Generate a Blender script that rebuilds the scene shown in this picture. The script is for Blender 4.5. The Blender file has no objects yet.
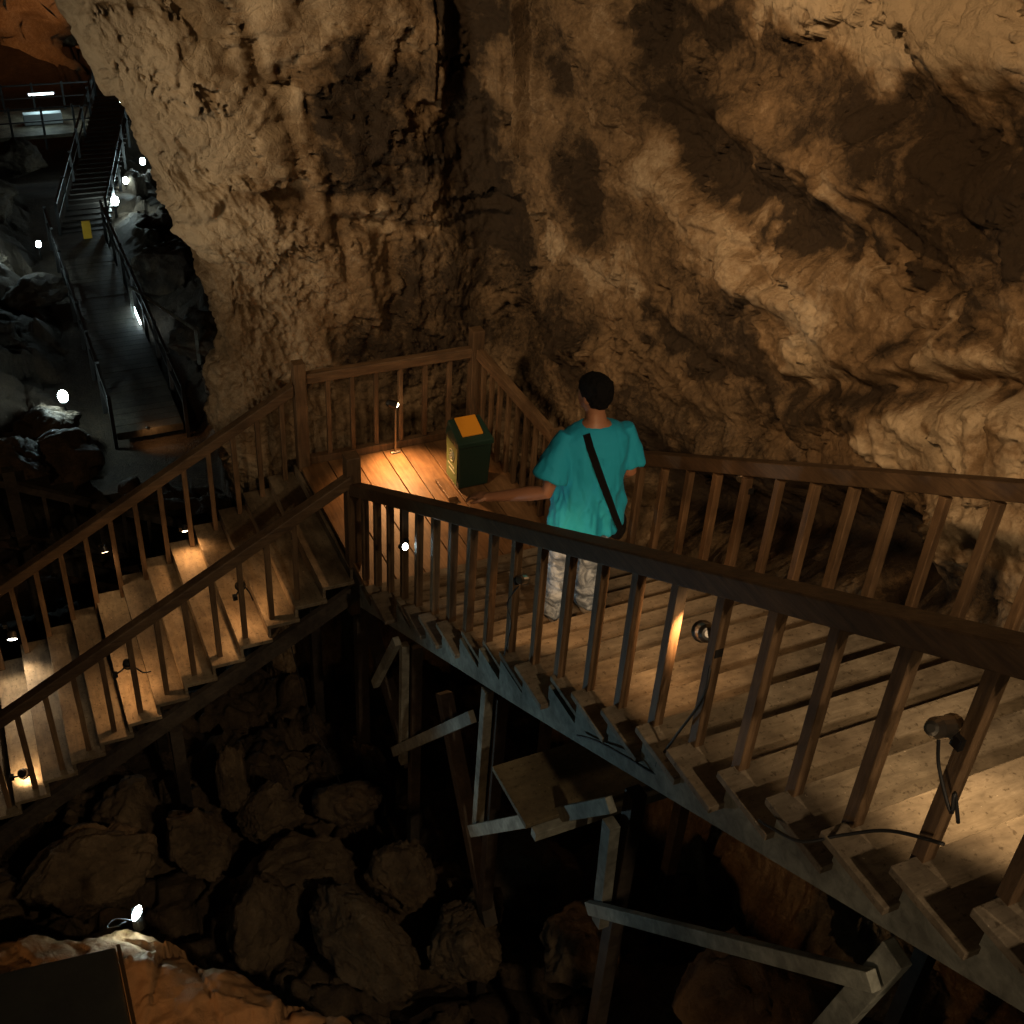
import bpy, bmesh, math, random
import numpy as np
from mathutils import Vector, Matrix
PI=math.pi; R=math.radians
random.seed(7); rng=np.random.default_rng(7)
sc=bpy.context.scene; C=bpy.context.collection
# ------------------------------------------------------------------ camera
cam_d=bpy.data.cameras.new('camera'); cam=bpy.data.objects.new('camera',cam_d); C.objects.link(cam)
cam_d.sensor_width=36; cam_d.lens=40.98; cam_d.clip_start=.05; cam_d.clip_end=300
ax=Vector((0.909006,-0.412971,0.056247)); ay=Vector((0.196483,0.543627,0.816005)); az=-Vector((0.367564,0.730701,-0.575302))
cam.matrix_world=Matrix(((ax.x,ay.x,az.x,-2.259),(ax.y,ay.y,az.y,-6.971),(ax.z,ay.z,az.z,5.851),(0,0,0,1)))
sc.camera=cam
# ------------------------------------------------------------------ world, view
w=bpy.data.worlds.new('World'); sc.world=w; w.use_nodes=True
w.node_tree.nodes['Background'].inputs[0].default_value=(.42,.54,.40,1)
w.node_tree.nodes['Background'].inputs[1].default_value=.026
sc.view_settings.view_transform='Standard'; sc.view_settings.look='None'; sc.view_settings.exposure=.42; sc.view_settings.gamma=1
WARM=(1,.62,.30); AMBER=(1,.50,.19); COOL=(.62,.95,1); SOFT=(1,.74,.46)
def light(name,kind,loc,target,power,color,size=.1,cone=60,blend=.5,parent=None):
    d=bpy.data.lights.new(name,kind); d.energy=power; d.color=color
    if kind=='AREA': d.size=size
    else: d.shadow_soft_size=size
    if kind=='SPOT': d.spot_size=R(cone); d.spot_blend=blend
    o=bpy.data.objects.new(name,d); C.objects.link(o); o.location=loc
    if target is not None:
        o.rotation_euler=(Vector(target)-Vector(loc)).to_track_quat('-Z','Y').to_euler()
    if parent:
        o.parent=parent; o.matrix_parent_inverse=Matrix.Translation(-Vector(parent.location))
    return o
# cave floodlights assumed outside the frame, plus fill spots added to lift dim areas
light('flood_wall','SPOT',(-6.8,-4.6,9.0),(2.3,1.6,2.9),2200,(1,.67,.37),.5,33,.75)
light('flood_wall','SPOT',(-6.0,-6.6,9.4),(2.9,-2.6,4.3),2300,(1,.62,.31),.25,31,.75)
light('flood_buttress','SPOT',(-8.5,-3.0,1.0),(-.3,2.6,2.6),900,(1,.82,.58),1.3,30,.7)
light('flood_stairs','SPOT',(1.25,-11.8,9.5),(.7,-3.6,2.2),620,(1,.70,.40),.05,34,.5)
light('flood_outcrop','SPOT',(-5.0,-5.4,2.2),(-2.1,-3.9,-.2),150,(1,.52,.21),.12,58,.8)
light('fill_upper','SPOT',(-.7,-11.2,8.6),(.15,-5.3,2.8),700,(1,.72,.44),.12,34,.7)  # added fill, brightens the near treads
light('fill_pit','SPOT',(-4.6,-5.6,1.3),(-.1,-1.9,-1.9),9,(1,.52,.22),.2,52,.9)  # added fill, warms the boulders under the stairs
light('fill_left','SPOT',(-7.5,-8.8,4.2),(.3,-5.4,3.3),340,(1,.70,.42),.5,26,.9)  # added soft fill for the railing sides
light('fill_deep','SPOT',(-7,9,-2.5),(-1.5,20,-10),260,(1,.62,.33),.3,60,.9)  # added weak warm fill for the deep chamber
light('flood_far_wall','SPOT',(-4,49,-5),(3,61,-3),1300,(1,.42,.14),.3,110,.8)
# ------------------------------------------------------------------ numpy noise
_g=rng.normal(size=(4096,3)); _g/=np.linalg.norm(_g,axis=1)[:,None]
def pnoise(P,seed=0):
    i=np.floor(P).astype(np.int64); f=P-i; u=f*f*f*(f*(f*6-15)+10); out=np.zeros(len(P))
    for dx in (0,1):
        wx=u[:,0] if dx else 1-u[:,0]
        for dy in (0,1):
            wy=u[:,1] if dy else 1-u[:,1]
            for dz in (0,1):
                wz=u[:,2] if dz else 1-u[:,2]
                h=((i[:,0]+dx)*73856093 ^ (i[:,1]+dy)*19349663 ^ (i[:,2]+dz)*83492791 ^ seed*2654435)&4095
                g=_g[h]
                out+=wx*wy*wz*(g[:,0]*(f[:,0]-dx)+g[:,1]*(f[:,1]-dy)+g[:,2]*(f[:,2]-dz))
    return out*1.5
def worley(P,size,seed=0):
    S=P/size; i=np.floor(S).astype(np.int64); f1=np.full(len(P),9.); f2=f1.copy(); vec=np.zeros((len(P),3)); cid=np.zeros(len(P),np.int64)
    for dx in (-1,0,1):
        for dy in (-1,0,1):
            for dz in (-1,0,1):
                c=i+np.array([dx,dy,dz]); h=((c[:,0]*73856093)^(c[:,1]*19349663)^(c[:,2]*83492791)^(seed*2654435))&4095
                v=S-(c+.5+_g[h]*.42); d=np.einsum('ij,ij->i',v,v); m=d<f1
                f2=np.where(m,f1,np.minimum(f2,d)); f1=np.where(m,d,f1); vec[m]=v[m]; cid[m]=h[m]
    return np.sqrt(f1),np.sqrt(f2),vec,cid
def facets(P,size,seed=0,tilt=.5,step=.4,crack=.5):
    f1,f2,v,c=worley(P,size,seed); g=_g[(c*7+13)&4095]
    return size*(tilt*np.einsum('ij,ij->i',v,g)+step*_g[(c*3+5)&4095][:,0]-crack*.25*np.exp(-(f2-f1)/.07))
def fbm(P,scale,octs=4,gain=.5,seed=0,ridged=False):
    out=np.zeros(len(P)); a=1.; s=1./scale
    for k in range(octs):
        n=pnoise(P*s+k*17.3,seed+k)
        out+=a*((1-2*abs(n)) if ridged else n); a*=gain; s*=2.03
    return out
# ------------------------------------------------------------------ object helpers
def tag(o,label=None,cat=None,group=None,kind=None):
    if label: o['label']=label
    if cat: o['category']=cat
    if group: o['group']=group
    if kind: o['kind']=kind
    return o
def thing(name,label,cat,loc=(0,0,0),group=None,rz=0):
    o=bpy.data.objects.new(name,None); C.objects.link(o); o.location=loc; o.rotation_euler=(0,0,rz); o.empty_display_size=.1
    return tag(o,label,cat,group)
def mesh_obj(name,verts,faces,mat=None,parent=None,smooth=False,loc=None):
    m=bpy.data.meshes.new(name); m.from_pydata([tuple(map(float,v)) for v in verts],[],faces)
    if mat: m.materials.append(mat)
    if smooth: m.polygons.foreach_set('use_smooth',[True]*len(m.polygons))
    o=bpy.data.objects.new(name,m); C.objects.link(o)
    if parent: o.parent=parent
    if loc: o.location=loc
    return o
class MB:
    """collects solids; coordinates relative to org"""
    def __init__(s,org=(0,0,0)): s.v=[]; s.f=[]; s.o=Vector(org)
    def hexa(s,c):   # 8 corners: bottom ring 4, top ring 4
        n=len(s.v); s.v+=[tuple(Vector(p)-s.o) for p in c]
        s.f+=[(n+3,n+2,n+1,n),(n+4,n+5,n+6,n+7)]+[(n+i,n+(i+1)%4,n+4+(i+1)%4,n+4+i) for i in range(4)]
    def box(s,x0,x1,y0,y1,z0,z1): s.hexa([(x0,y0,z0),(x1,y0,z0),(x1,y1,z0),(x0,y1,z0),(x0,y0,z1),(x1,y0,z1),(x1,y1,z1),(x0,y1,z1)])
    def bar(s,a,b,wd,ht,up=(0,0,1)):   # rectangular bar a->b
        a=Vector(a);b=Vector(b);d=(b-a).normalized();sd=d.cross(Vector(up)).normalized()*(wd/2);u=sd.cross(d).normalized()*(ht/2)
        s.hexa([a-sd-u,a+sd-u,b+sd-u,b-sd-u,a-sd+u,a+sd+u,b+sd+u,b-sd+u])
    def rail(s,a,b,wd,ht):   # bar with plumb-cut ends, a/b at underside centre
        a=Vector(a);b=Vector(b);d=(b-a);d.z=0;d.normalize();sd=Vector((d.y,-d.x,0))*(wd/2);u=Vector((0,0,ht))
        s.hexa([a-sd,a+sd,b+sd,b-sd,a-sd+u,a+sd+u,b+sd+u,b-sd+u])
    def tube(s,pts,r,n=8,caps=True):
        pts=[Vector(p)-s.o for p in pts]; rs=r if hasattr(r,'__len__') else [r]*len(pts); base=len(s.v); pu=None
        for k,p in enumerate(pts):
            d=(pts[min(k+1,len(pts)-1)]-pts[max(k-1,0)]).normalized()
            a=d.cross(Vector((0,0,1)) if abs(d.z)<.9 else Vector((1,0,0))).normalized() if pu is None else (pu-d*pu.dot(d)).normalized()
            pu=a; b=d.cross(a)
            for j in range(n):
                t=2*PI*j/n; s.v.append(tuple(p+(a*math.cos(t)+b*math.sin(t))*rs[k]))
        for k in range(len(pts)-1):
            for j in range(n):
                q=base+k*n; s.f.append((q+j,q+(j+1)%n,q+n+(j+1)%n,q+n+j))
        if caps: s.f.append(tuple(base+j for j in range(n))[::-1]); q=base+(len(pts)-1)*n; s.f.append(tuple(q+j for j in range(n)))
    def build(s,name,mat,parent=None,bevel=0,smooth=False):
        o=mesh_obj(name,s.v,s.f,mat,parent,smooth)
        if parent is None: o.location=s.o
        if bevel:
            m=o.modifiers.new('bevel','BEVEL'); m.width=bevel; m.segments=2; m.limit_method='ANGLE'
        return o
# ------------------------------------------------------------------ materials
def mat(name,base,rough=.6,metal=0,emit=None,estr=0,spec=.5):
    m=bpy.data.materials.new(name); m.use_nodes=True; b=m.node_tree.nodes['Principled BSDF']
    b.inputs['Base Color'].default_value=(*base,1); b.inputs['Roughness'].default_value=rough; b.inputs['Metallic'].default_value=metal
    b.inputs['Specular IOR Level'].default_value=spec
    if emit: b.inputs['Emission Color'].default_value=(*emit,1); b.inputs['Emission Strength'].default_value=estr
    return m
def nz(m,scale,detail=6,rough=.6,stretch=None,coord='Object',dist=0):
    nt=m.node_tree; tc=nt.nodes.new('ShaderNodeTexCoord'); mp=nt.nodes.new('ShaderNodeMapping'); n=nt.nodes.new('ShaderNodeTexNoise')
    nt.links.new(tc.outputs[coord],mp.inputs[0]); nt.links.new(mp.outputs[0],n.inputs['Vector'])
    if stretch: mp.inputs['Scale'].default_value=stretch
    n.inputs['Scale'].default_value=scale; n.inputs['Detail'].default_value=detail; n.inputs['Roughness'].default_value=rough; n.inputs['Distortion'].default_value=dist
    return n.outputs['Fac']
def ramp(m,fac,stops):
    r=m.node_tree.nodes.new('ShaderNodeValToRGB'); e=r.color_ramp.elements
    for i,(p,c) in enumerate(stops):
        el=e[i] if i<2 else e.new(p)
        el.position=p; el.color=(*c,1)
    m.node_tree.links.new(fac,r.inputs[0]); return r.outputs[0]
def mul(m,a,b,fac=1.,mode='MULTIPLY'):
    x=m.node_tree.nodes.new('ShaderNodeMix'); x.data_type='RGBA'; x.blend_type=mode; x.inputs[0].default_value=fac
    m.node_tree.links.new(a,x.inputs[6]); m.node_tree.links.new(b,x.inputs[7]); return x.outputs[2]
def bump(m,h,strength,dist):
    nt=m.node_tree; b=nt.nodes.new('ShaderNodeBump'); b.inputs['Strength'].default_value=strength; b.inputs['Distance'].default_value=dist
    nt.links.new(h,b.inputs['Height']); nt.links.new(b.outputs[0],nt.nodes['Principled BSDF'].inputs['Normal']); return b
def setc(m,col): m.node_tree.links.new(col,m.node_tree.nodes['Principled BSDF'].inputs['Base Color'])
def wood(name,dark,light_,stretch,rough=.6,scale=3.,wear=True,speck=False):
    m=mat(name,dark,rough+.08,spec=.3)
    g=nz(m,scale,8,.65,stretch,dist=.6); c=ramp(m,g,[(.3,dark),(.7,light_)])
    if wear:
        g2=nz(m,2.3,5,.6); c=mul(m,c,ramp(m,g2,[(.35,(.55,.52,.5)),(.62,(1.05,1.03,1))]))
    oi=m.node_tree.nodes.new('ShaderNodeObjectInfo'); c=mul(m,c,ramp(m,oi.outputs['Random'],[(0,(.66,.66,.66)),(1,(1.12,1.1,1.06))]))
    if speck:
        c=mul(m,c,ramp(m,nz(m,1.1,7,.7),[(.36,(.45,.43,.40)),(.58,(1,1,1))])); c=mul(m,c,ramp(m,nz(m,38,3,.6),[(.30,(.45,.42,.38)),(.42,(1,1,1))]))
        g3=ramp(m,nz(m,52,2,.5),[(.735,(0,0,0)),(.76,(.16,.14,.11))]); c=mul(m,c,g3,1.,'ADD')
    setc(m,c); bump(m,nz(m,scale*2.2,8,.7,stretch),.45,.006)
    return m
W_RAILY=wood('brown_rail_wood',(.075,.047,.027),(.19,.12,.066),(12,1.2,12),.5)
W_RAILX=wood('brown_rail_wood_across',(.075,.047,.027),(.19,.12,.066),(1.2,12,12),.5)
W_POST=wood('brown_post_wood',(.07,.044,.025),(.17,.108,.06),(12,12,1.2),.5)
W_BALY=wood('brown_baluster_wood',(.085,.053,.03),(.21,.135,.075),(14,14,1.4),.5)
W_TREAD=wood('worn_tread_board',(.19,.16,.12),(.36,.31,.24),(2.2,9,9),.62,2.6,speck=True)
W_SHEET=wood('old_plank_sheet',(.10,.085,.055),(.17,.145,.09),(2,6,6),.7,2.6,speck=True)
W_TREADL=wood('worn_lower_tread_board',(.17,.14,.10),(.32,.26,.18),(9,2.2,9),.62,2.6,speck=True)
W_DECK=wood('landing_board_wood',(.17,.095,.045),(.36,.21,.105),(9,1.,9),.42,2.6)
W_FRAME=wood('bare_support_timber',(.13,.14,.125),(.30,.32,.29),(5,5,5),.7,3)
W_DARK=wood('dark_timber',(.03,.026,.022),(.075,.062,.05),(6,6,6),.6,3)  # dark timber; on the lower posts its colour stands in for shade
W_DRAIL=mat('black_stained_rail',(.018,.016,.014),.6); W_DEEP=wood('dim_walkway_plank',(.025,.022,.018),(.07,.06,.045),(6,6,2),.5,3)
M_BLACK=mat('black_lamp_metal',(.02,.02,.02),.35,.4); M_METAL=mat('scuffed_lamp_metal',(.25,.23,.2),.3,.9)
M_CABLE=mat('black_cable_rubber',(.012,.012,.012),.55)
M_HOT=mat('lit_warm_lens',(1,.9,.7),.4,0,(1,.72,.42),14); M_WHITE=mat('lit_white_lens',(1,1,1),.4,0,(1,.93,.82),30); M_COOLL=mat('lit_cool_lens',(1,1,1),.4,0,(.72,.97,1),90)
def rockmat(name,pale,mid,dark,bs=1.,k=1.):
    m=mat(name,mid,.82,spec=.3); nt=m.node_tree
    at=nt.nodes.new('ShaderNodeAttribute'); at.attribute_name='tone'; acc=at.outputs['Fac']; off=0
    for sc_,dt,rg,wt,ds in ((2.6,10,.70,.50,.8),(8,9,.74,.62,1.2),(34,8,.75,.50,.2)):
        n=nz(m,sc_,dt,rg,dist=ds); a=nt.nodes.new('ShaderNodeMath'); a.operation='MULTIPLY_ADD'; nt.links.new(n,a.inputs[0]); a.inputs[1].default_value=wt*k; nt.links.new(acc,a.inputs[2]); acc=a.outputs[0]; off+=wt*k*.5
    c=nt.nodes.new('ShaderNodeMath'); c.operation='SUBTRACT'; nt.links.new(acc,c.inputs[0]); c.inputs[1].default_value=off
    setc(m,ramp(m,c.outputs[0],[(.12,dark),(.88,pale),(.48,mid)]))
    n3=nz(m,11,13,.74,dist=.4); n4=nz(m,55,9,.78)
    v=nt.nodes.new('ShaderNodeTexVoronoi'); v.feature='DISTANCE_TO_EDGE'; v.inputs['Scale'].default_value=5.; tc=nt.nodes.new('ShaderNodeTexCoord'); ms=nt.nodes.new('ShaderNodeMix'); ms.data_type='RGBA'; ms.blend_type='ADD'; ms.inputs[0].default_value=.35
    nn=nt.nodes.new('ShaderNodeTexNoise'); nn.inputs['Scale'].default_value=4; nn.inputs['Detail'].default_value=6; nt.links.new(tc.outputs['Object'],nn.inputs['Vector']); nt.links.new(tc.outputs['Object'],ms.inputs[6]); nt.links.new(nn.outputs['Color'],ms.inputs[7]); nt.links.new(ms.outputs[2],v.inputs['Vector'])
    cr=nt.nodes.new('ShaderNodeMath'); cr.operation='MINIMUM'; nt.links.new(v.outputs['Distance'],cr.inputs[0]); cr.inputs[1].default_value=.10
    d=nt.nodes.new('ShaderNodeMath'); d.operation='MULTIPLY_ADD'; nt.links.new(n4,d.inputs[0]); d.inputs[1].default_value=.35; nt.links.new(n3,d.inputs[2])
    e=nt.nodes.new('ShaderNodeMath'); e.operation='MULTIPLY_ADD'; nt.links.new(cr.outputs[0],e.inputs[0]); e.inputs[1].default_value=1.6; nt.links.new(d.outputs[0],e.inputs[2])
    bump(m,e.outputs[0],1.,.036*bs)
    return m
M_ROCK=rockmat('cave_limestone',(.54,.43,.29),(.235,.155,.082),(.04,.026,.014))
M_FLOOR=rockmat('cave_floor_clay',(.15,.105,.065),(.055,.038,.024),(.018,.013,.009),1.4)
M_BOULD=rockmat('boulder_limestone',(.24,.175,.105),(.12,.085,.05),(.035,.025,.016),1.)
def grid_mesh(name,V,rows,cols,mat_,tone=None,smooth=True,flip=False):
    m=bpy.data.meshes.new(name); m.vertices.add(rows*cols); m.vertices.foreach_set('co',V.astype(np.float32).ravel())
    r,c=np.meshgrid(np.arange(rows-1),np.arange(cols-1),indexing='ij'); a=(r*cols+c).ravel()
    q=np.stack([a,a+1,a+cols+1,a+cols],1) if not flip else np.stack([a,a+cols,a+cols+1,a+1],1)
    nf=len(q); m.loops.add(nf*4); m.loops.foreach_set('vertex_index',q.astype(np.int32).ravel())
    m.polygons.add(nf); m.polygons.foreach_set('loop_start',np.arange(0,nf*4,4,dtype=np.int32)); m.polygons.foreach_set('use_smooth',np.ones(nf,bool))
    m.update(calc_edges=True); m.materials.append(mat_)
    if tone is not None:
        t=m.attributes.new('tone','FLOAT','POINT'); t.data.foreach_set('value',tone.astype(np.float32))
    m.validate(); o=bpy.data.objects.new(name,m); C.objects.link(o); return o
def seg_dist(P,pts):
    d=np.full(len(P),1e9)
    for a,b in zip(pts[:-1],pts[1:]):
        ab=b-a; t=np.clip(((P-a)@ab)/max(ab@ab,1e-9),0,1); d=np.minimum(d,np.linalg.norm(P-a-t[:,None]*ab,axis=1))
    return d
def wall_base():
    # control path of the rock face at height z, seen from above (x across the stairs, y along them)
    ez=np.array([-9,-3,.5,1.24,1.6,1.96,2.45,3.18,3.83,5.,9.])
    ex=np.array([.3,-.15,-.45,-.48,-.45,-.70,-.93,-1.14,-1.37,-1.85,-3.])
    zs=np.concatenate([np.linspace(-9,-1.2,60)[:-1],np.arange(-1.2,5.6,.0165),np.linspace(5.6,9.5,50)[1:]])
    e=np.interp(zs,ez,ex)
    fine=np.linspace(0,1,0)
    rows=[]
    def ctl(x,z):
        k=.10*(z-1.)
        return np.array([(4.4,-16),(3.5,-9),(2.95+k,-6),(2.72+k,-3.5),(2.62+k,-1),(2.62+k*.6,1.0),(2.35,2.45),(1.5,2.72+.05*z),(x+.75,2.62+.03*z),(x+.12,2.66),(x,3.0),(x+.25,4.),(x+1.0,7),(3.2,12),(7,22)],float)
    seg=[16,40,150,150,165,125,75,60,60,28,22,40,30,20]
    for x,z in zip(e,zs):
        c=ctl(x,z); P=np.vstack([2*c[0]-c[1],c,2*c[-1]-c[-2]])
        out=[]
        for i,m in enumerate(seg):
            t=np.linspace(0,1,m,endpoint=False)[:,None]
            p0,p1,p2,p3=P[i],P[i+1],P[i+2],P[i+3]
            # cardinal spline, low tension
            m1=(p2-p0)*.38; m2=(p3-p1)*.38
            out.append((2*t**3-3*t**2+1)*p1+(t**3-2*t**2+t)*m1+(-2*t**3+3*t**2)*p2+(t**3-t**2)*m2)
        out.append(c[-1:])
        r=np.vstack(out)
        rows.append(np.column_stack([r,np.full(len(r),z)]))
    return np.array(rows)      # rows (z) x columns (path) x 3
RELIEF=[
(0.035,-0.05,[-0.65,2.66,2.74,-0.58,2.66,2.63,-0.47,2.66,2.46,-0.35,2.67,2.3,-0.15,2.68,2.22,0.06,2.7,2.2,0.27,2.73,2.23]),
(0.05,-0.09,[-0.67,2.73,2.0,-0.58,2.66,1.97,-0.43,2.64,2.07,-0.36,2.65,2.13]),
(0.1,0.1,[-0.76,2.66,2.33,-0.62,2.65,2.2,-0.45,2.65,2.22]),
(0.22,0.16,[-0.73,2.69,3.35,-0.46,2.7,2.96,-0.09,2.71,2.59,0.09,2.73,2.5]),
(0.1,-0.12,[-0.06,2.79,3.75,0.08,2.78,3.37,0.2,2.77,3.01,0.29,2.76,2.71,0.31,2.74,2.3,0.4,2.73,2.02]),
(0.06,-0.2,[0.31,2.8,3.19,0.34,2.79,3.06]),
(0.04,-0.06,[0.35,2.79,2.99,0.42,2.78,2.78,0.53,2.78,2.53,0.56,2.76,2.17]),
(0.22,-0.42,[1.82,2.83,3.68,1.87,2.78,2.86,1.99,2.71,2.15,2.16,2.62,1.37,2.34,2.47,0.68]),
(0.05,0.36,[1.67,2.88,3.67,1.65,2.86,3.27,1.64,2.85,2.89]),
(0.035,0.12,[1.76,2.86,3.68,1.75,2.83,3.19,1.77,2.82,2.94]),
(0.06,0.3,[2.32,2.49,3.73,2.34,2.47,3.17,2.37,2.41,2.58]),
(0.04,0.14,[2.39,2.38,3.75,2.38,2.39,3.27,2.41,2.33,2.78]),
(0.12,-0.22,[2.44,2.27,3.54,2.54,1.99,3.24,2.57,1.87,3.11]),
(0.05,0.1,[1.08,2.83,2.46,1.29,2.84,2.38,1.59,2.83,2.41,1.79,2.78,2.31]),
(0.04,-0.08,[1.06,2.82,2.35,1.29,2.84,2.28,1.59,2.82,2.3]),
(0.05,0.12,[0.69,2.75,1.93,1.09,2.8,1.9,1.58,2.8,1.79,1.91,2.72,1.74,2.21,2.59,1.82]),
(0.05,-0.12,[0.7,2.75,1.84,1.19,2.8,1.75,1.68,2.78,1.67,2.14,2.63,1.69]),
(0.07,0.12,[0.91,2.76,1.67,0.97,2.74,1.18,1.03,2.74,0.86,1.1,2.73,0.53]),
(0.05,0.09,[1.39,2.8,1.59,1.44,2.78,1.19,1.46,2.76,0.78]),
(0.05,0.08,[1.21,2.75,0.71,1.24,2.74,0.45]),
(0.05,-0.08,[1.21,2.79,1.62,1.25,2.77,1.01]),
(0.14,0.14,[2.33,2.48,3.73,2.56,1.94,3.54,2.68,1.4,3.19,2.75,0.93,3.06]),
(0.05,-0.09,[2.52,2.03,3.02,2.61,1.66,2.91,2.72,1.11,2.88]),
(0.16,-0.2,[2.58,1.75,2.69,2.62,1.55,2.4,2.59,1.65,2.15]),
(0.16,0.18,[2.73,0.98,2.79,2.75,0.6,2.68,2.76,0.08,2.63,2.76,-0.5,2.5,2.76,-0.96,2.46]),
(0.2,-0.34,[2.76,0.8,3.06,2.8,0.12,3.07,2.8,-0.38,2.97,2.81,-0.97,2.94,2.84,-1.57,2.99,2.86,-1.98,3.01]),
(0.09,-0.16,[2.86,-1.98,3.01,2.87,-2.26,3.02,2.88,-2.57,3.01,2.87,-2.64,2.91]),
(0.1,0.22,[2.81,0.4,3.39,2.83,-0.08,3.42,2.84,-0.55,3.39,2.85,-0.82,3.37,2.86,-1.12,3.3]),
(0.16,0.16,[2.87,-1.28,3.35,2.89,-1.42,3.5]),
(0.13,0.22,[2.84,-1.57,2.97,2.85,-1.94,2.96,2.86,-2.25,2.97,2.86,-2.34,2.94]),
(0.05,-0.08,[2.84,-1.53,2.97,2.84,-1.78,2.92,2.84,-1.94,2.89]),
(0.07,-0.12,[2.83,-2.04,2.76,2.86,-2.38,2.94,2.88,-2.7,2.97]),
(0.12,0.2,[2.79,-1.85,2.4,2.83,-2.26,2.69,2.87,-2.66,2.88,2.89,-2.93,2.99]),
(0.09,-0.34,[2.71,-1.14,1.84,2.76,-1.65,2.15,2.8,-2.21,2.41,2.84,-2.62,2.61,2.88,-3.03,2.81]),
(0.1,0.14,[2.78,-2.32,2.18,2.82,-2.72,2.43,2.86,-3.12,2.61]),
(0.03,-0.1,[2.85,-2.82,2.63,2.83,-2.93,2.45,2.82,-2.97,2.26]),
(0.03,-0.08,[2.77,-1.94,2.15,2.75,-2.06,1.95,2.73,-2.13,1.77]),
(0.1,0.14,[2.75,-0.42,2.4,2.76,-1.11,2.38,2.77,-1.55,2.36]),
(0.05,-0.1,[2.65,1.1,1.7,2.68,0.62,1.69,2.68,-0.01,1.67,2.69,-0.58,1.72,2.69,-0.98,1.69,2.68,-1.14,1.52]),
(0.05,-0.07,[2.61,1.42,1.74,2.66,0.93,1.64,2.66,0.34,1.36,2.66,-0.28,1.41]),
(0.06,0.1,[2.54,1.68,0.81,2.58,1.4,1.04,2.63,0.94,1.13]),
(0.05,0.1,[2.66,0.51,1.37,2.66,0.11,1.39,2.65,-0.31,1.32]),
(0.04,0.08,[2.48,2.02,0.88,2.54,1.68,0.81,2.56,1.47,0.61]),
(0.12,-0.2,[2.63,0.36,0.98,2.64,-0.52,1.18,2.67,-1.21,1.47,2.72,-1.69,1.82]),
(0.14,-0.25,[2.92,-1.34,3.88,2.94,-1.74,3.93,2.96,-2.15,4.0,2.97,-2.44,3.98]),
(0.14,-0.16,[2.68,1.51,3.78,2.83,0.6,3.83,2.88,-0.35,3.87,2.91,-0.96,3.9]),
(0.18,0.15,[2.94,-0.86,4.29,2.97,-1.53,4.33,3.0,-2.23,4.39]),
(0.02,-0.05,[2.96,-1.28,4.24,2.95,-1.34,4.16,2.95,-1.42,4.13]),
(0.06,-0.12,[2.89,-2.32,3.27,2.9,-2.51,3.25]),
(0.1,0.12,[2.92,-2.42,3.52,2.92,-2.62,3.42,2.9,-2.66,3.21]),
(0.32,-1.3,[2.56,0.03,0.15,2.57,-0.83,0.48,2.63,-1.69,0.91,2.68,-2.32,1.16]),
(0.16,-0.5,[2.68,-2.44,1.16,2.71,-2.77,1.24,2.74,-3.21,1.41]),
(0.08,-0.14,[2.74,-2.34,1.74,2.74,-2.6,1.67,2.73,-2.79,1.49]),
(0.1,0.12,[2.77,-2.82,1.89,2.79,-3.12,1.93,2.81,-3.34,1.98]),
(0.05,-0.06,[2.74,-1.62,2.02,2.71,-1.48,1.79,2.68,-1.52,1.49]),
(0.028,0.2,[1.6,2.89,3.67,1.61,2.87,3.27,1.59,2.85,2.88]),
(0.022,-0.14,[1.63,2.88,3.67,1.64,2.86,3.19,1.62,2.85,2.89]),
(0.026,0.18,[1.71,2.87,3.67,1.71,2.84,3.19,1.69,2.83,2.76]),
(0.028,0.22,[2.28,2.54,3.72,2.29,2.52,3.16,2.33,2.48,2.46]),
(0.02,-0.14,[2.3,2.52,3.73,2.32,2.49,3.17,2.36,2.44,2.48]),
(0.026,0.22,[2.36,2.44,3.75,2.37,2.43,3.17,2.4,2.34,2.41]),
(0.02,-0.14,[2.38,2.4,3.75,2.39,2.38,3.19,2.41,2.33,2.78]),
(0.03,0.16,[2.41,2.35,3.77,2.41,2.33,3.29,2.44,2.27,2.88]),
(0.03,0.1,[2.16,2.65,3.22,2.16,2.64,2.69,2.19,2.6,2.17]),
(0.03,-0.1,[2.05,2.71,3.21,2.06,2.7,2.69,2.1,2.66,2.25]),
(0.03,-0.12,[0.41,2.81,3.27,0.48,2.79,2.86,0.62,2.78,2.43,0.68,2.75,1.89,0.78,2.72,1.31]),
(0.04,-0.12,[2.62,1.68,3.44,2.73,1.17,3.29,2.78,0.75,3.24]),
(0.03,-0.1,[2.76,0.07,2.59,2.77,-0.45,2.63,2.77,-0.81,2.51,2.78,-1.15,2.55]),
(0.04,-0.12,[2.86,-0.97,3.42,2.86,-1.31,3.3,2.87,-1.55,3.29,2.87,-1.83,3.21]),
(0.04,-0.1,[2.91,-2.02,3.55,2.9,-2.25,3.4,2.91,-2.51,3.35]),
]
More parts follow.
